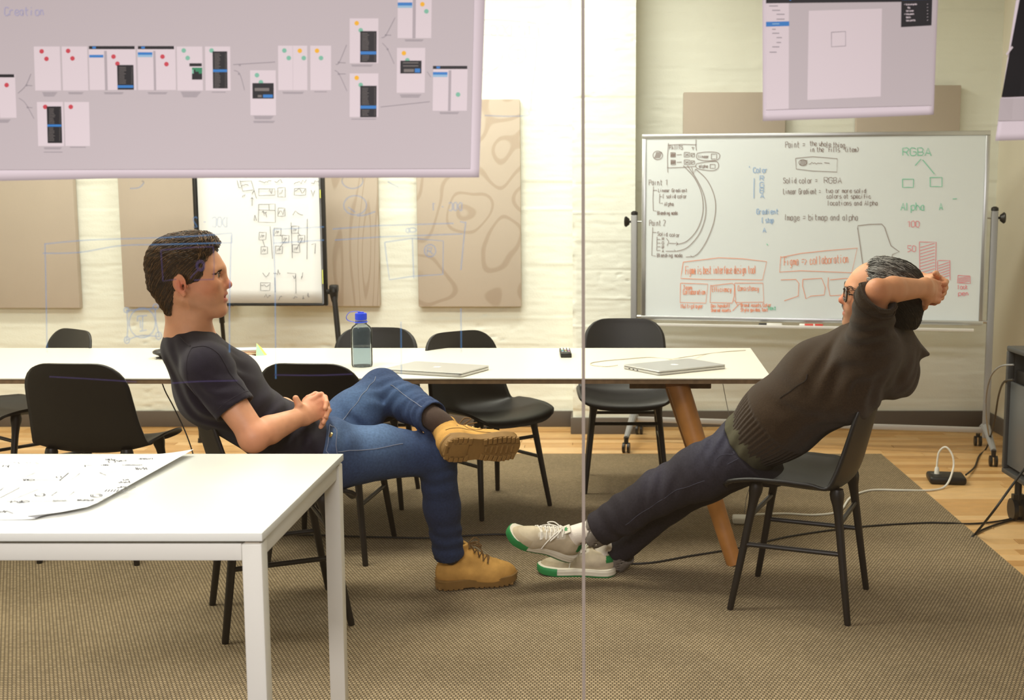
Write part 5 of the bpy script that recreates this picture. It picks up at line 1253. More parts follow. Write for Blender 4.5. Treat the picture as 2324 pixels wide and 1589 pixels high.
# ---- writing on the glass, written from inside the room (so it reads mirrored)
GL3 = lambda px, py: at(px, py, YG+.0056)
gl = []
M_ = lambda t, xr, yb, h, wd: strokes(t, xr, yb, h, wd, mirror=True, jit=.3)
gl += M_('IN DOC', 1208, 80, 22, 102)+[[(1096, 45), (1140, 46), (1182, 49)], [(1196, 50), (1218, 54)], [(1221, 60), (1224, 90)], smooth2([(1096, 79), (1150, 82), (1217, 87)]), smooth2([(1219, 86), (1216, 140), (1208, 200), (1204, 252)]), circ(1174, 122, 20, 22), [(1166, 113), (1184, 113)], [(1175, 113), (1176, 134)], [(1171, 134), (1181, 133)], smooth2([(1141, 125), (1132, 150), (1098, 172)]), smooth2([(1100, 262), (1150, 264), (1198, 262), (1200, 252)])]
gl += M_('DOC - 1', 1048, 478, 18, 74)+[[(755, 520), (860, 512), (1030, 507)], [(1044, 503), (1058, 506)], smooth2([(1057, 503), (1052, 550), (1046, 613)]), [(760, 545), (860, 538), (1050, 531)], smooth2([(873, 550), (935, 541), (1006, 547), (1005, 623), (938, 627), (884, 635), (878, 590), (873, 550)], 1), [(936, 541), (939, 632)], circ(976, 569, 13, 14), [(970, 562), (970, 577)], [(970, 562), (980, 563), (978, 570), (970, 570)], [(975, 570), (982, 577)], circ(936, 522, 9, 5, 10), circ(926, 523, 5, 5, 8), circ(800, 410, 24, 18), circ(806, 466, 26, 22), [(790, 470), (806, 482)], smooth2([(810, 490), (830, 488), (852, 480)])]
gl += M_('DOC - 2', 515, 515, 22, 85)+[smooth2([(101, 554), (200, 545), (350, 540), (440, 536), (526, 529)]), smooth2([(97, 575), (180, 573), (270, 558), (360, 555), (526, 551)]), [(102, 552), (104, 640), (107, 800)], [(526, 529), (526, 552)], smooth2([(525, 535), (521, 680), (521, 800)]), [(620, 521), (735, 515)], [(620, 521), (624, 620), (626, 860)], [(620, 552), (735, 545)], smooth2([(295, 428), (315, 426), (326, 415), (322, 410)])]
gl += [smooth2([(288, 703), (290, 745), (287, 775)]), smooth2([(352, 700), (354, 730), (362, 765)]), [(288, 705), (350, 700)], smooth2([(288, 772), (320, 762), (362, 764)]), circ(323, 733, 30, 34), [(312, 718), (334, 716)], [(312, 718), (312, 730)], [(324, 717), (323, 750)], [(317, 752), (333, 749)], [(318, 726), (319, 745)], circ(287, 704, 6, 6, 8), circ(360, 762, 7, 9, 8), circ(288, 772, 6, 8, 8), circ(353, 696, 6, 6, 8), [(1046, 700), (1047, 800)], [(910, 730), (911, 860)], smooth2([(905, 425), (890, 418), (880, 412)])]
ink('marker_sketch', pane1, gl, GL3, (0, -1, 0), .0028, INK['glass'])
vi = [smooth2([(365, 568), (430, 562), (484, 560)]), smooth2([(484, 560), (486, 600), (484, 636)]), [(365, 568), (370, 638), (400, 634)], [(440, 636), (484, 634)], circ(455, 603, 10, 12, 12), circ(455, 603, 7, 8, 12), smooth2([(450, 612), (438, 624), (432, 632)]), smooth2([(622, 851), (720, 852), (800, 849)]), smooth2([(112, 855), (200, 860), (310, 867)]), smooth2([(390, 870), (450, 866), (540, 864)])]
ink('marker_sketch', pane1, vi, GL3, (0, -1, 0), .0026, INK['violet'])
# ---- posters taped to the outside of the glass
PRN = {k: mat('print_%s' % k, c, .6) for k, c in dict(grey=(196, 190, 194), card=(224, 216, 222), dark=(10, 8, 14), blue=(44, 128, 206), sky=(150, 196, 226), red=(204, 66, 80), teal=(126, 196, 170), yellow=(246, 188, 30), line=(150, 145, 152), text=(120, 116, 112), green=(40, 140, 96), fold=(178, 172, 178)).items()}
PAPER = mat('poster_paper', (226, 218, 226), .65, noise=(1.2, .012))
def poster(name, label, top, bottom, curl, nx=52, ny=24):
    """sheet hanging on the glass; top / bottom = pixel polylines; curl(u,v) = metres off the glass"""
    def pt(px, py): return at(px, py, YG-.0058)
    def along(L, u):
        d = [0]; 
        for a, b in zip(L, L[1:]): d.append(d[-1]+math.hypot(b[0]-a[0], b[1]-a[1]))
        x = u*d[-1]; i = max(0, min(len(L)-2, int(np.searchsorted(d, x)-1))); t = (x-d[i])/(d[i+1]-d[i]); return (L[i][0]+(L[i+1][0]-L[i][0])*t, L[i][1]+(L[i+1][1]-L[i][1])*t)
    P = []
    for i in range(ny+1):
        v = i/ny; row = []
        for k in range(nx+1):
            u = k/nx; a, b = along(top, u), along(bottom, u); q = pt(a[0]+(b[0]-a[0])*v, a[1]+(b[1]-a[1])*v); q.y -= curl(u, v); row.append(q)
        P.append(row)
    g = G(); g.grid(P); c = sum((q for r in P for q in r), Vector())/((nx+1)*(ny+1))
    t = thing(name, label, 'poster', (c.x, c.y, P[-1][nx//2].z))
    s = g.build('sheet', PAPER, t); sm = s.modifiers.new('t', 'SOLIDIFY'); sm.thickness = .0004; sm.offset = 0
    (x0, y0), (x1, y1) = top[0], top[-1]
    def uvof(px, py):
        v = .5; u = .5
        for _ in range(12):
            a, b = along(top, min(1, max(0, u))), along(bottom, min(1, max(0, u)))
            v = (py-a[1])/(b[1]-a[1]); xx = a[0]+(b[0]-a[0])*v; u += (px-xx)/(x1-x0)
        return u, v
    def to3(px, py, lay=1):
        u, v = uvof(px, py); q = pt(px, py); q.y -= curl(u, v)+.0014+.00018*lay; return q
    return t, s, to3
def quadp(g, to3, c, lay, mi):
    """print a quad given by 4 pixel corners (tl,tr,br,bl), following the sheet"""
    nu = max(1, int(abs(c[1][0]-c[0][0])/30)); nv = max(1, int(abs(c[3][1]-c[0][1])/30)); rows = []
    for i in range(nv+1):
        v = i/nv; a = (c[0][0]+(c[3][0]-c[0][0])*v, c[0][1]+(c[3][1]-c[0][1])*v); b = (c[1][0]+(c[2][0]-c[1][0])*v, c[1][1]+(c[2][1]-c[1][1])*v)
        rows.append([to3(a[0]+(b[0]-a[0])*k/nu, a[1]+(b[1]-a[1])*k/nu, lay) for k in range(nu+1)])
    g.grid(rows, mi)
KEYS = list(PRN); PM = [PRN[k] for k in KEYS]; KI = {k: i for i, k in enumerate(KEYS)}
def mk_poster1():
    curl = lambda u, v: (.0035+.003*math.sin(u*6))*v*v+.004*max(0, u-.8)/.2*v*v
    t, s, to3 = poster('wall_poster', 'wide grey poster of screen thumbnails taped on the glass, top left', [(-90, -60), (500, -60), (1103, -60)], [(-90, 415), (0, 411), (265, 405), (600, 404), (1088, 403)], curl)
    sk = lambda y, x: (y-150)*(.055*(1-x/900)-.008)          # the sheet leans a little more towards the left
    def R(g, l, tp, r, b, lay, k): quadp(g, to3, [(l+sk(tp, l)-sk((tp+b)/2, l), tp), (r+sk(tp, r)-sk((tp+b)/2, r), tp), (r+sk(b, r)-sk((tp+b)/2, r), b), (l+sk(b, l)-sk((tp+b)/2, l), b)], lay, KI[k])
    def D(g, x, y, r, lay, k):
        o = [to3(x+r*math.cos(a), y+r*math.sin(a), lay) for a in np.linspace(0, 2*math.pi, 15)[:-1]]; g.add(o, [list(range(14))[::-1]], KI[k])
    g = G(); quadp(g, to3, [(-88, -58), (1077, -58), (1068, 383), (-88, 386)], 0, KI['grey']); g.build('printed_ground', PM, s, smooth=False)
    def menu(g, l, tp, r, b, y0, y1):
        R(g, l, tp, r, b, 3, 'dark'); R(g, l+.5, y0, r-.5, y1, 4, 'blue')
        y = tp+5
        while y < b-3:
            if not y0-2 < y < y1+1: R(g, l+4, y, l+4+(r-l)*random.uniform(.3, .45), y+1.1, 4, 'text'); R(g, r-5, y, r-3, y+1.1, 4, 'text')
            y += 3.6
    def card(l, tp, r, b, items=(), nm='printed_screen'):
        g = G(); R(g, l, tp, r, b, 1, 'card')
        for it in items:
            k = it[0]
            if k in ('red', 'teal', 'yellow') and len(it) == 3: D(g, it[1], it[2], 5.2, 2, k)
            elif k == 'menu': menu(g, *it[1:])
            elif k == 'grad':
                l2, t2, r2, b2 = it[1:]; n = 6
                for i in range(n):
                    for jx in range(n): R(g, l2+(r2-l2)*jx/n, t2+(b2-t2)*i/n, l2+(r2-l2)*(jx+1)/n, t2+(b2-t2)*(i+1)/n, 3, 'green' if (i+(5-jx)*.5 < 3) else ('teal' if jx < 1 and i < 3 else 'dark'))
            else: R(g, *it[1:5], it[5] if len(it) > 5 else 2, k)
        g.build(nm, PM, s, smooth=False)
    card(80, 106, 139, 206, [('red', 96, 117), ('red', 107, 134)]); card(143, 106, 201, 206, [('red', 156, 116), ('red', 166, 133)])
    card(204, 105, 310, 205, [('dark', 203, 105, 307, 112), ('blue', 211, 106, 219, 111, 3), ('fold', 239, 116, 245, 205), ('blue', 204, 125, 236, 131), ('red', 259, 129), ('red', 268, 145), ('menu', 268, 148, 305, 204, 194, 200)])
    card(314, 105, 400, 205, [('dark', 314, 105, 396, 112), ('blue', 322, 106, 330, 111, 3), ('fold', 350, 116, 355, 205), ('blue', 314, 119, 347, 125), ('sky', 314, 125, 347, 130), ('red', 370, 129), ('red', 379, 146)])
    card(403, 106, 461, 206, [('teal', 418, 115), ('teal', 427, 132), ('dark', 431, 144, 459, 151), ('grad', 437, 154, 460, 181)])
    card(467, 106, 524, 206, [('teal', 481, 115), ('menu', 484, 117, 517, 201, 158, 164)])
    card(88, 232, 147, 332, [('red', 105, 243), ('menu', 110, 242, 143, 325, 283, 288)]); card(150, 232, 206, 332, [('red', 163, 243)])
    card(-70, 169, 38, 268, [('dark', -70, 169, 34, 176), ('fold', -6, 180, 0, 268), ('red', 17, 193.5)])
    card(569, 160, 627, 262, [('teal', 584, 171), ('teal', 593, 187), ('dark', 574, 189, 622, 224, 3), ('text', 579, 200, 612, 207, 4), ('text', 586, 216, 595, 221, 4), ('blue', 598, 215, 620, 222, 4)])
    card(632, 104, 665, 205, [('teal', 646, 115), ('teal', 656, 132)]); card(665.6, 104, 698, 205, [('yellow', 681, 115.5), ('teal', 690, 132)]); card(705, 104, 752, 205, [('yellow', 720, 115.5), ('teal', 729, 132)])
    card(794, 42, 859, 144, [('yellow', 810, 53), ('teal', 819, 69), ('menu', 818, 71, 855, 142, 117, 124)]); card(794, 167, 859, 266, [('yellow', 810, 177), ('teal', 819, 193), ('menu', 818, 195, 855, 266, 240, 247)])
    card(903, -50, 980, 87, [('blue', 903, 6, 936, 13), ('sky', 903, 13, 936, 18), ('fold', 937, -48, 944, 87), ('yellow', 959, 10), ('teal', 968, 26)])
    card(901, 109, 965, 211, [('yellow', 917, 121), ('teal', 925, 137), ('dark', 909, 138, 957, 167, 3), ('text', 915, 142, 950, 144, 4), ('text', 915, 149, 950, 151, 4), ('text', 917, 157, 940, 164, 4), ('blue', 942, 156, 954, 165, 4)])
    card(983, 150, 1061, 252, [('dark', 983, 150, 1061, 157), ('blue', 991, 151, 999, 156, 3), ('fold', 1018, 160, 1024, 252), ('blue', 983, 164, 1016, 170), ('sky', 983, 170, 1016, 175), ('teal', 1040, 215)])
    g = G()
    for x, y, wd, n in ((98, 210, 34, 4), (157, 210, 34, 2), (238, 210, 44, 2), (337, 210, 44, 2), (412, 209, 45, 5), (482, 209, 31, 1), (103, 335, 40, 2), (103, 345, 42, 1), (162, 334, 36, 1), (-8, 272, 34, 3), (577, 264, 44, 3), (576, 275, 48, 2), (642, 209, 48, 2), (714, 208, 28, 1), (798, 147, 48, 2), (798, 270, 56, 1), (919, 90, 42, 2), (908, 215, 48, 3), (998, 255, 44, 2)):
        for k in range(n): R(g, x+k*1.2, y+k*2.6, x+wd-k*2.2, y+k*2.6+1.3, 1, 'line')
    g.build('printed_captions', PM, s, smooth=False)['kind'] = 'stuff'
    n = (0, -1, 0); L3 = lambda a, b: to3(a, b, 2)
    ar = [smooth2([(43, 212), (60, 195), (72, 168)]), smooth2([(45, 223), (60, 235), (80, 270)]), [(62, 194), (75, 195)], [(65, 244), (76, 245)], smooth2([(532, 160), (545, 168), (556, 205)]), [(530, 147), (546, 146), (625, 141)], smooth2([(762, 146), (770, 142), (787, 102)]), smooth2([(760, 160), (770, 168), (788, 207)]), [(770, 142), (785, 143)], [(770, 168), (785, 168)], smooth2([(866, 86), (876, 80), (897, 40)]), smooth2([(868, 98), (880, 112), (895, 145)]), [(876, 80), (888, 80)], [(864, 243), (976, 231)], [(970, 163), (978, 175)]]
    ar += [circ(x, y, 1.6, 1.6, 8) for x, y in ((62, 194), (65, 244), (545, 148), (543, 168), (769, 142), (769, 168), (876, 80), (880, 112))]
    ink('printed_arrows', s, ar, L3, n, .0010, PRN['line'])
    ink('handwriting', s, strokes('Creation', 12, 35, 18, 92, slope=0), L3, n, .0020, INK['pale'])
def mk_poster2():
    curl = lambda u, v: .006*v*v*u+(.002+.002*math.sin(u*5))*v
    t, s, to3 = poster('wall_poster', 'smaller grey poster of an empty drawing window taped on the glass, upper right', [(1730, -70), (2132, -70)], [(1731, 275), (1900, 270), (2117, 261)], curl, 30, 24)
    Q = lambda g, c, lay, k: quadp(g, to3, c, lay, KI[k])
    g = G(); Q(g, [(1738, -60), (2124, -60), (2112, 240), (1738, 250)], 0, 'grey'); g.build('printed_ground', PM, s, smooth=False)
    g = G(); Q(g, [(1738, 8), (1790, 6), (1789, 248), (1738, 250)], 1, 'card'); Q(g, [(1738, 50), (1790.5, 49), (1790.5, 59.5), (1738, 61)], 2, 'blue')
    for y, x, wd in ((13, 1745, 20), (23, 1752, 18), (32, 1762, 18), (43, 1762, 18), (66, 1752, 8), (75, 1752, 16), (85, 1762, 12), (96, 1762, 10), (106, 1752, 16), (118, 1746, 16)): Q(g, [(x, y), (x+wd, y), (x+wd, y+2), (x, y+2)], 2, 'line')
    for x in (1752,): Q(g, [(x, 54), (x+16, 53.5), (x+16, 55.5), (x, 56)], 3, 'sky')
    g.build('printed_list', PM, s, smooth=False)
    g = G(); Q(g, [(1835, 25), (2001, 20), (1997, 220), (1831, 228)], 1, 'card'); g.build('printed_page', PM, s, smooth=False)
    ink('printed_square', s, [[(1886, 74), (1918, 72), (1918, 105), (1886, 107), (1886, 74)]], lambda a, b: to3(a, b, 3), (0, -1, 0), .0011, PRN['line'])
    g = G(); Q(g, [(1738, -60), (2046, -60), (2046, 4.5), (1738, 8)], 2, 'dark'); Q(g, [(1790, -5), (1798, -5), (1794, 2), (1792, 2)], 3, 'blue')
    for x in range(2050, 2051): pass
    Q(g, [(2046, -60), (2117, -60), (2113, 58), (2044, 62)], 3, 'dark'); Q(g, [(2046, -10), (2116, -12), (2116, -1), (2046, 0)], 4, 'blue'); g.build('printed_menu', PM, s, smooth=False)
    tx = []
    for k, (wd_, wrd) in enumerate(((25, 'Grids and guides'), (9, 'X-Ray'), (17, 'Full screen'), (18, 'Hide panels'), (10, 'Rulers'), (21, 'Color profiles'))):
        y = 12.5+k*7.3; tx += strokes(wrd, 2056, y, 3.4, wd_, jit=.2, slope=-.05)+[[(2103, y-1.5), (2105, y-3.5)]]
        if k in (0, 3): tx.append([(2051, y-2), (2052.3, y-.8), (2054, y-3.6)])
    ink('printed_words', s, tx, lambda a, b: to3(a, b, 5), (0, -1, 0), .0007, PRN['card'])
def mk_poster3():
    curl = lambda u, v: .012*(1-u)**2*(1-v)+.004*v
    t, s, to3 = poster('wall_poster', 'poster with a large black area taped on the glass, top right corner', [(2310, -60), (2520, -60)], [(2257, 320), (2520, 312)], curl, 24, 24)
    g = G(); quadp(g, to3, [(2320, -58), (2515, -58), (2515, 214), (2269, 221)], 1, KI['dark']); g.build('printed_black', PM, s, smooth=False)
    ink('printed_stroke', s, [[(2276, 127), (2293, 108)]], lambda a, b: to3(a, b, 10), (0, -1, 0), .0040, PRN['card'])
    g = G(); quadp(g, to3, [(2266, 224), (2515, 216), (2515, 272), (2262, 275)], 0, KI['grey']); g.build('printed_ground', PM, s, smooth=False)
mk_poster1(); mk_poster2(); mk_poster3()
# ---- sheet of sketches on the white desk
def mk_sheet():
    zt = .745; right = lambda v: None
    e0 = onz(440, 1034, zt); e1 = onz(168, 1181, zt); l0 = Vector((DXL+.2, e0.y, zt)); l1 = Vector((DXL+.2, e1.y, zt)); rows = []
    nx, ny = 28, 18
    def P(u, v):
        a = l0.lerp(e0, u); b = l1.lerp(e1, u); q = a.lerp(b, v)
        if v > .85 and u > .9: q.x -= .10*((v-.85)/.15)**2*((u-.9)/.1)
        q.z = zt+.0012+.016*max(0, (u-.80)/.20)**2*(1-.5*v); return q
    for i in range(ny+1): rows.append([P(k/nx, i/ny) for k in range(nx+1)])
    g = G(); g.grid(rows, flip=True); base = (l0+e1)/2; o = g.build('paper_sheet', M['paper'], base=(base.x, base.y, zt))
    tag(o, 'large white sheet of pen sketches lying on the white desk', 'paper'); sm = o.modifiers.new('t', 'SOLIDIFY'); sm.thickness = .0006; sm.offset = 0
    def to3(px, py):
        q = onz(px, py, zt)
        for _ in range(3):
            xe = e0.x+(e1.x-e0.x)*(q.y-e0.y)/(e1.y-e0.y); u = min(1, (q.x-l0.x)/(xe-l0.x)); v = (q.y-e0.y)/(e1.y-e0.y)
            z = zt+.0012+.016*max(0, (u-.80)/.20)**2*(1-.5*v); q = onz(px, py, z+.0020)
        return q
    S = lambda *p: [(a/2.698, 1000+b/2.698) for a, b in p]
    L = [S((435, 120), (700, 120), (970, 120)), S(*circ(685, 128, 22, 8, 12)), S(*scrib(640, 118, 65, 8)), S(*scrib(845, 114, 90, 8)), S(*scrib(700, 128, 75, 10)), S((362, 148), (480, 147), (610, 148)), S(*scrib(620, 152, 50, 6)), S(*scrib(750, 150, 120, 4)), S((485, 155), (565, 152)), S((520, 150), (522, 160)), S(*scrib(0, 140, 240, 8, 20)), S(*scrib(10, 165, 45, 16)), S((60, 150), (85, 150)), S((112, 165), (215, 158))]
    L += [S((215, 196), (490, 200), (430, 243), (104, 243), (215, 196)), S((365, 243), (420, 197)), S((135, 236), (370, 238)), S(*circ(360, 222, 16, 6, 10)), S(*scrib(140, 244, 40, 12)), S(*circ(190, 240, 20, 5, 10)), S((610, 195), (870, 162), (945, 176), (650, 212), (610, 195)), S((640, 205), (780, 170), (700, 205), (850, 178), (760, 205), (880, 185)), S(*scrib(830, 178, 70, 16)), S(*scrib(750, 245, 40, 10)), S(*scrib(725, 258, 70, 12))]
    L += [S((235, 297), (520, 293), (830, 285), (640, 370), (330, 372), (40, 375), (235, 297)), S((110, 355), (400, 350), (660, 345)), S((90, 365), (380, 362), (650, 356)), S(*circ(245, 331, 32, 9, 12)), S((215, 338), (270, 322), (265, 338), (215, 338)), S((350, 312), (455, 312), (425, 335), (315, 335), (350, 312)), S((365, 325), (395, 323)), S(*circ(590, 335, 36, 11, 14)), S(*circ(590, 335, 24, 7, 12)), S(*scrib(470, 368, 105, 8)), S(*scrib(325, 370, 80, 5)), S(*scrib(60, 382, 90, 16)), S(*circ(150, 372, 30, 5, 10)), S((0, 305), (25, 285), (120, 287), (0, 350))]
    L += [S((640+k*18, 312), (636+k*18+20, 298)) for k in range(8)]+[S(*scrib(0, 440, 45, 14)), S((40, 430), (80, 445), (105, 440)), S(*scrib(720, 290, 70, 12))]
    ink('pen_sketches', o, L, to3, (0, 0, 1), .0023, mat('ball_pen', (88, 88, 98), .7))
mk_sheet()
# ---- laptops
SILV = mat('laptop_aluminium', (198, 198, 198), .38, .75); KEYB = mat('laptop_seam', (40, 40, 42), .5); LOGO = mat('laptop_emblem', (248, 248, 248), .25)
def laptop(c4, label, seed):
    z = ZT; P = [onz(x, y, z+.018) for x, y in c4]; c = sum(P, Vector())/4; ax = (P[1]-P[0]).normalized(); rz = math.atan2(ax.y, ax.x)
    t = thing('laptop', label, 'laptop', (c.x, c.y, z), rz, 'closed laptops on the conference table')
    def slab(name, z0, z1, w_, d_, r, m, mid=0):
        g = G(); out = []
        for qx, qy, a0 in ((1, 1, 0), (-1, 1, 90), (-1, -1, 180), (1, -1, 270)):
            for k in range(6):
                a = math.radians(a0+k*18); out.append((qx*(w_/2-r)+r*math.cos(a), qy*(d_/2-r)+r*math.sin(a)))
        n = len(out); rows = [(z0, .985), (z0+.0012, 1), (z1-.0012, 1), (z1, .99)]
        vs = [(x*s_, y*s_, zz) for zz, s_ in rows for x, y in out]
        g.add(vs, [[i*n+k, i*n+(k+1) % n, (i+1)*n+(k+1) % n, (i+1)*n+k] for i in range(3) for k in range(n)]+[list(range(n))[::-1], [3*n+k for k in range(n)]])
        return g.build(name, m, t, local=True, ang=.5)
    slab('base', .0012, .0115, .358, .246, .012, SILV); slab('seam', .0112, .0127, .350, .240, .010, KEYB); slab('lid', .0125, .0182, .358, .246, .012, SILV)
    g = G(); pts = []
    for a in np.linspace(0, 2*math.pi, 29)[:-1]:
        r = .0165*(1-.10*abs(math.sin(a))**8*(1 if math.sin(a) > 0 else .5)); x, y = r*math.cos(a), r*1.05*math.sin(a)
        if math.hypot(x-.0215, y-.003) < .0095: d = Vector((x-.0215, y-.003)).normalized()*.0095; x, y = .0215+d.x, .003+d.y
        pts.append((x, y, .0184))
    g.add(pts, [list(range(len(pts)))]); g.add([(.001, .019, .0184), (.004, .0205, .0184), (.007, .0265, .0184), (.0025, .025, .0184)], [[0, 1, 2, 3]]); em = g.build('emblem', LOGO, t, local=True, smooth=False)
    g = G()
    for k in range(3): g.box((-.1795, .02+k*.028, .0065), (.001, .010, .004))
    g.build('ports', KEYB, t, local=True)['kind'] = 'stuff'
    for sx in (-1, 1):
        for sy in (-1, 1): g = G(); g.tube([(sx*.155, sy*.10, 0), (sx*.155, sy*.10, .0016)], .008, 12); g.build('rubber_foot', KEYB, t, local=True)
laptop([(868, 837), (1062, 849), (1116, 828), (927, 819)], 'closed silver laptop beside the water bottle on the long table', 1)
laptop([(1482, 846), (1659, 828), (1574, 810), (1404, 828)], 'closed silver laptop with a charging cable near the right end of the long table', 2)
# ---- water bottle
def tint_glass(name, col, fac):
    m = bpy.data.materials.new(name); m.use_nodes = True; nt = m.node_tree; nt.nodes.clear()
    o = nt.nodes.new('ShaderNodeOutputMaterial'); t = nt.nodes.new('ShaderNodeBsdfTransparent'); t.inputs[0].default_value = lin(col)+(1,)
    g = nt.nodes.new('ShaderNodeBsdfGlossy'); g.inputs['Roughness'].default_value = .05; d = nt.nodes.new('ShaderNodeBsdfDiffuse'); d.inputs[0].default_value = lin((120, 140, 150))+(1,)
    f = nt.nodes.new('ShaderNodeLayerWeight'); f.inputs[0].default_value = .12; x = nt.nodes.new('ShaderNodeMixShader'); y = nt.nodes.new('ShaderNodeMixShader'); y.inputs[0].default_value = fac
    nt.links.new(t.outputs[0], y.inputs[1]); nt.links.new(d.outputs[0], y.inputs[2]); nt.links.new(f.outputs['Fresnel'], x.inputs[0]); nt.links.new(y.outputs[0], x.inputs[1]); nt.links.new(g.outputs[0], x.inputs[2]); nt.links.new(x.outputs[0], o.inputs[0]); return m
def mk_bottle():
    b = onz(822, 832, ZT); t = thing('water_bottle', 'clear water bottle with a bright blue screw cap, half full', 'bottle', b)
    r = .0445; g = G(); g.lathe([(.0, .001), (.036, 0), (.043, .004), (r, .012), (r, .150), (.0435, .160), (.038, .171), (.027, .180), (.0235, .183), (.0235, .197)], n=40); bo = g.build('bottle_body', tint_glass('smoky_plastic', (240, 244, 247), .05), t, local=True); sm = bo.modifiers.new('t', 'SOLIDIFY'); sm.thickness = .0022
    g = G(); g.lathe([(.0, .006), (.040, .006), (.0415, .014), (.0415, .088), (.0, .088)], n=40); g.build('water', tint_glass('water', (236, 243, 246), .06), t, local=True)
    BL = mat('blue_cap', (38, 72, 222), .4); g = G(); pr = []
    for k in range(48): pass
    g.lathe([(.0, .2285), (.0225, .2285), (.0240, .227), (.0240, .204), (.0235, .199), (.0215, .199), (.0, .2005)][::-1], n=48); cp = g.build('screw_cap', BL, t, local=True)
    g = G()
    for k in range(24):
        a = 2*math.pi*k/24; g.box((.0241*math.cos(a), .0241*math.sin(a), .213), (.0012, .0022, .022), Matrix.Rotation(a, 3, 'Z'))
    g.build('cap_ridges', BL, cp, local=True)['kind'] = 'stuff'
    g = G(); g.lathe([(.013, .2285), (.013, .233), (.0, .2335)], n=24); g.build('cap_boss', BL, cp, local=True)
    g = G(); g.tube([Vector((.0255*math.cos(a), .0255*math.sin(a), .190+.0012*math.cos(a))) for a in np.linspace(0, 2*math.pi, 33)], .0026, 8, cap=False)
    g.tube(catmull([(.0, -.012, .2345), (-.018, -.010, .236), (-.045, -.008, .232), (-.060, -.006, .214), (-.055, -.004, .198), (-.026, 0, .189)], 6), .0024, 8, flat=.6); g.build('tether', BL, t, local=True)
mk_bottle()
# ---- other things on the table
def mk_small():
    p = onz(1285, 812, ZT); t = thing('remote_control', 'small black remote with coloured keys lying on the long table', 'remote', p, math.radians(4))
    g = G(); g.box((0, .08, .012), (.050, .165, .022), Matrix.Rotation(.03, 3, 'X'), bev=.005); g.build('remote_body', M['black'], t, local=True)
    kc = [mat('key_%s' % n, c, .5) for n, c in (('white', (224, 224, 220)), ('green', (60, 180, 90)), ('red', (210, 60, 50)), ('blue', (70, 110, 210)), ('grey', (130, 130, 130)))]
    for i in range(9):
        for k in range(3):
            g = G(); g.box((-.014+k*.014, .02+i*.0155, .0245+(.02+i*.0155-.08)*.03), (.0095, .010, .004), bev=.0012, seg=1); g.build('key', kc[0] if i > 4 else (kc[(i+k) % 3+1] if i in (2, 3) else kc[4]), t, local=True)
    p = onz(386, 812, ZT); t = thing('speakerphone', 'flat round black speakerphone on the table behind the young man', 'speakerphone', p)
    g = G(); g.lathe([(.0, .0), (.045, .0), (.048, .012), (.072, .022), (.074, .030), (.066, .036), (.0, .038)], n=40); g.build('speaker_body', M['black'], t, local=True)
    g = G(); g.lathe([(.0, .0402), (.050, .0395), (.056, .0355)][::-1], n=40); g.build('grille', mat('grille_grey', (44, 44, 44), .6, bump=(1500, .4)), t, local=True)
    p0 = onz(352, 816, ZT); g = G(); g.tube([p0+Vector((0, 0, .005)), p0+Vector((.03, .10, .005))], .0045, 10); tag(g.build('pen', M['alu'], base=p0), 'silver pen poking out beside the round speakerphone', 'pen')
    p = onz(556, 806, ZT); rz = math.radians(6)
    for k, (w_, d_, h_, col, nm, lab) in enumerate(((.17, .11, .013, (168, 92, 50), 'orange', 'orange-brown notebook under the pale blue one on the long table'), (.16, .10, .008, (190, 214, 224), 'pale blue', 'thin pale blue notebook on top of the orange-brown one'))):
        t = thing('notebook', lab, 'notebook', (p.x-.04, p.y+.06, ZT+(.0135 if k else .0002)), rz+k*.1)
        g = G()
        for zz in (.0008, h_-.0008): g.box((0, 0, zz), (w_, d_, .0014), bev=.0004, seg=1)
        g.box((-w_/2+.001, 0, h_/2), (.0016, d_, h_-.001)); g.build('cover', mat('cover_%d' % k, col, .6), t, local=True)
        g = G(); g.box((.001, 0, h_/2), (w_-.006, d_-.004, h_-.0034)); g.build('pages', mat('pages_%d' % k, (222, 200, 170), .8), t, local=True)
    a = onz(581, 808, ZT); d = Vector((.035, .0, 0)); g = G()
    apex = at(582, 779, a.y+.02); b2 = onz(601, 807, ZT); c3 = onz(560, 803, ZT)
    g.add([a, b2, apex], [[0, 1, 2]], 0); g.add([a, apex, apex+Vector((.012, .025, -.020)), b2+Vector((.004, .022, 0))], [[0, 1, 2, 3]], 1); g.add([c3, a, b2+Vector((.004, .022, 0)), c3+Vector((.01, .03, .0))], [[0, 1, 2, 3]], 0)
    o = g.build('sticky_note', [mat('note_green', (176, 220, 190), .7), mat('note_yellow', (226, 226, 110), .7)], base=a, smooth=False); sm = o.modifiers.new('t', 'SOLIDIFY'); sm.thickness = .0006
    tag(o, 'folded green and yellow sticky note standing on the long table', 'sticky note')
mk_small()
# ---- markers on the whiteboard tray
def marker(px0, px1, py, body, cap, label):
    z = onplane(1500, 737, WL+WN*.05, WN).z+.0125
    def tp(px):
        q = onplane(px, py, WL+WN*.058, WN); return Vector((q.x, q.y, z))
    a, b = tp(px0), tp(px1); d = (b-a).normalized(); b = a+d*min((b-a).length, .135); t = thing('marker_pen', label, 'marker', (a.x, a.y, z-.009), 0, 'markers on the whiteboard tray')
    g = G(); g.tube([a+d*.045, a+d*.048, b-d*.004, b], [.0075, .0088, .0088, .006], 14); g.build('barrel', body, t)
    g = G(); g.tube([a, a+d*.003, a+d*.046], [.006, .0085, .0092], 14); g.build('cap', cap, t)
    return t, a, b, d
mw = mat('marker_white', (226, 224, 220), .4)
marker(1722, 1775, 735, mw, M['black'], 'white marker with a black cap on the whiteboard tray')
t_, a_, b_, d_ = marker(1868, 1812, 737, mw, mat('red_cap', (196, 52, 40), .4), 'white marker with a red cap and red label on the whiteboard tray')
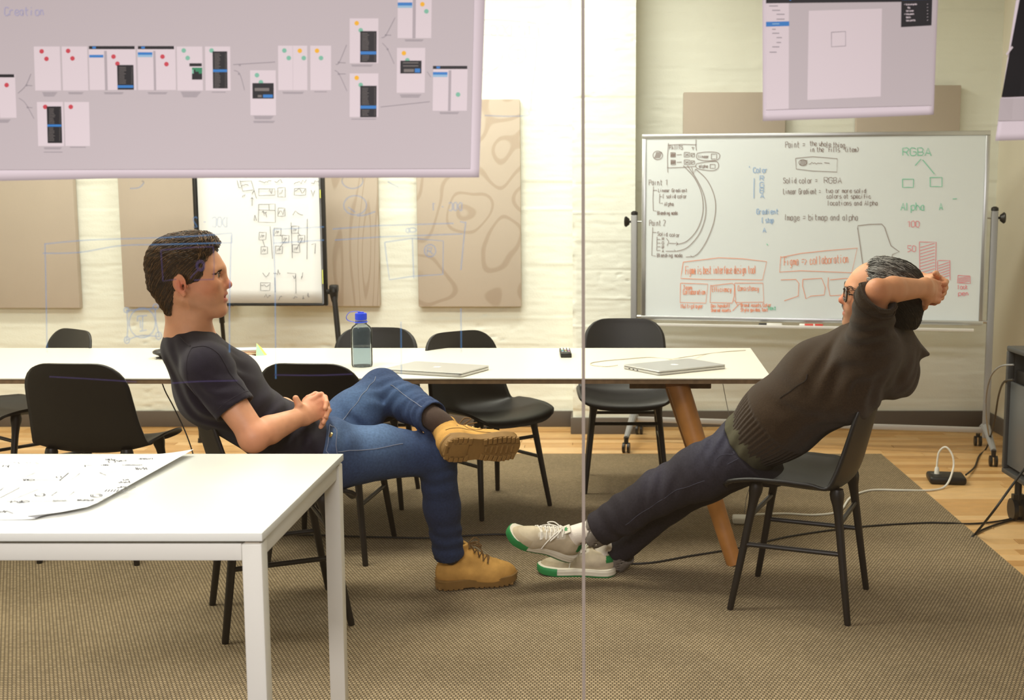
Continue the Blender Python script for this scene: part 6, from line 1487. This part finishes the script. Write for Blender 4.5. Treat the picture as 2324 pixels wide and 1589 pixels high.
g = G(); g.tube([a_+d_*.056, a_+d_*.105], .0092, 14); g.build('red_label', mat('red_print', (206, 70, 60), .5), t_)
# ---- leads, plugs and adapters on the floor
def cable(name, label, pts, r, m, grp=None, cat='cable'):
    g = G(); P = catmull(pts, 8); g.tube(P, r, 8); o = g.build(name, m, base=P[0]); return tag(o, label, cat, grp)
zr = RUG+.0045; F_ = lambda *p: [onz(x, y, zr) for x, y in p]
cable('power_cable', 'thin black cable running across the rug between both men', F_((480, 1204), (620, 1212), (730, 1215), (850, 1219), (975, 1221), (1060, 1216), (1140, 1213), (1210, 1222), (1290, 1250), (1360, 1272), (1415, 1279), (1480, 1277), (1560, 1263), (1680, 1243), (1800, 1216), (1950, 1196), (2090, 1187))+[onz(2150, 1187, zr), onz(2200, 1189, .006), onz(2260, 1184, .006), onz(2326, 1171, .006), onz(2440, 1150, .006)], .0042, M['cable'])
b0 = onz(2155, 1100, 0)
def adapter():
    t = thing('power_box', 'flat black floor power box on the wooden floor by the whiteboard', 'power box', (b0.x, b0.y+.06, 0), math.radians(-8))
    g = G(); g.box((0, 0, .021), (.185, .150, .040), bev=.014, seg=3); g.build('box_body', M['black'], t, local=True)
    g = G(); g.lathe([(.0, .0), (.030, .0), (.030, .0015), (.0, .0018)], (-.05, 0, .0412), 20); g.build('socket_plate', M['cab'], t, local=True)
adapter()
pb = onz(2128, 1082, .04); lp = lambda x, y, Y: at(x, y, Y)
cable('white_cable', 'white cable looping up from the black power box to the charger', [onz(1706, 1168, zr+.01), onz(1780, 1166, zr), onz(1850, 1169, zr), onz(1905, 1160, zr), onz(1930, 1130, zr), onz(1975, 1113, zr), onz(2050, 1113, zr), onz(2110, 1113, .006), onz(2146, 1103, .012)]+[lp(2163, 1065, 5.78), lp(2162, 1035, 5.8), lp(2147, 1015, 5.82), lp(2131, 1027, 5.84), lp(2126, 1060, 5.84)], .0052, M['wcable'])
q = lp(2126, 1072, 5.84); g = G(); g.tube([q+Vector((0, 0, .030)), q+Vector((0, 0, .022)), q+Vector((0, 0, -.022))], [.006, .011, .014], 14); tag(g.build('plug', M['wcable'], base=q), 'white plug pushed into the black power box', 'plug')
c = onz(1685, 1190, RUG)
def charger():
    t = thing('charger', 'square white laptop charger lying on the rug beside the right chair', 'charger', (c.x, c.y+.03, RUG), math.radians(-4))
    g = G(); g.box((0, 0, .0145), (.082, .080, .028), bev=.008, seg=3); g.build('charger_body', M['wcable'], t, local=True)
    g = G(); g.tube([(-.02, .04, .014), (-.02, .052, .014)], .004, 8); g.build('strain_relief', M['wcable'], t, local=True)
charger()
cable('thin_cable', 'thin grey wire rising from the white charger behind the chair leg', [onz(1690, 1165, zr+.02), lp(1694, 1130, 4.95), lp(1704, 1095, 4.92), lp(1700, 1060, 4.9), lp(1660, 960, 4.85), lp(1640, 868, 4.8)], .0014, M['steel'])
cable('power_cable', 'black cord from the power box up behind the whiteboard foot', [onz(2192, 1078, .02), onz(2212, 1060, .008), onz(2222, 1035, .006), onz(2240, 1015, .02), lp(2256, 960, 6.0), lp(2266, 900, 5.7), lp(2278, 868, 5.2), lp(2300, 862, 4.9)], .0048, M['cable'])
cable('grey_cable', 'grey cord bowing out from the cabinet side', [lp(2300, 828, 4.95), lp(2270, 832, 5.1), lp(2248, 856, 5.3), lp(2238, 905, 5.5), lp(2240, 960, 5.7), onz(2248, 1005, .005)], .004, M['steel'])
cable('power_cable', 'thick black cord folded in a sharp bend below the cabinet', [lp(2395, 1010, 4.85), lp(2350, 1035, 4.8), lp(2300, 1098, 4.72), lp(2255, 1160, 4.68)]+[onz(2212, 1214, .007), onz(2206, 1219, .007), onz(2225, 1205, .007), onz(2270, 1188, .007), onz(2324, 1176, .007), onz(2440, 1168, .007)], .0052, M['cable'])
cable('power_cable', 'thin black wire hanging from the long table behind the young man', [lp(366, 864, 4.58), lp(376, 890, 4.6), lp(392, 920, 4.62), lp(414, 965, 4.62), lp(430, 1005, 4.6), lp(440, 1040, 4.56), onz(452, 1100, zr+.1), onz(480, 1204, zr)], .0026, M['cable'])
cable('laptop_cable', 'thin pale charging cable trailing from the right laptop across the table', [onz(1402, 829, ZT+.006), onz(1375, 832, ZT+.002), onz(1345, 829, ZT+.002), onz(1342, 824, ZT+.002), onz(1372, 819, ZT+.002), onz(1420, 815, ZT+.002), onz(1475, 811, ZT+.002), onz(1520, 815, ZT+.002), onz(1545, 812, ZT+.025), onz(1600, 804, ZT+.002), onz(1650, 798, ZT+.002), onz(1692, 795, ZT+.002)], .0019, mat('pale_cable', (206, 196, 180), .5))
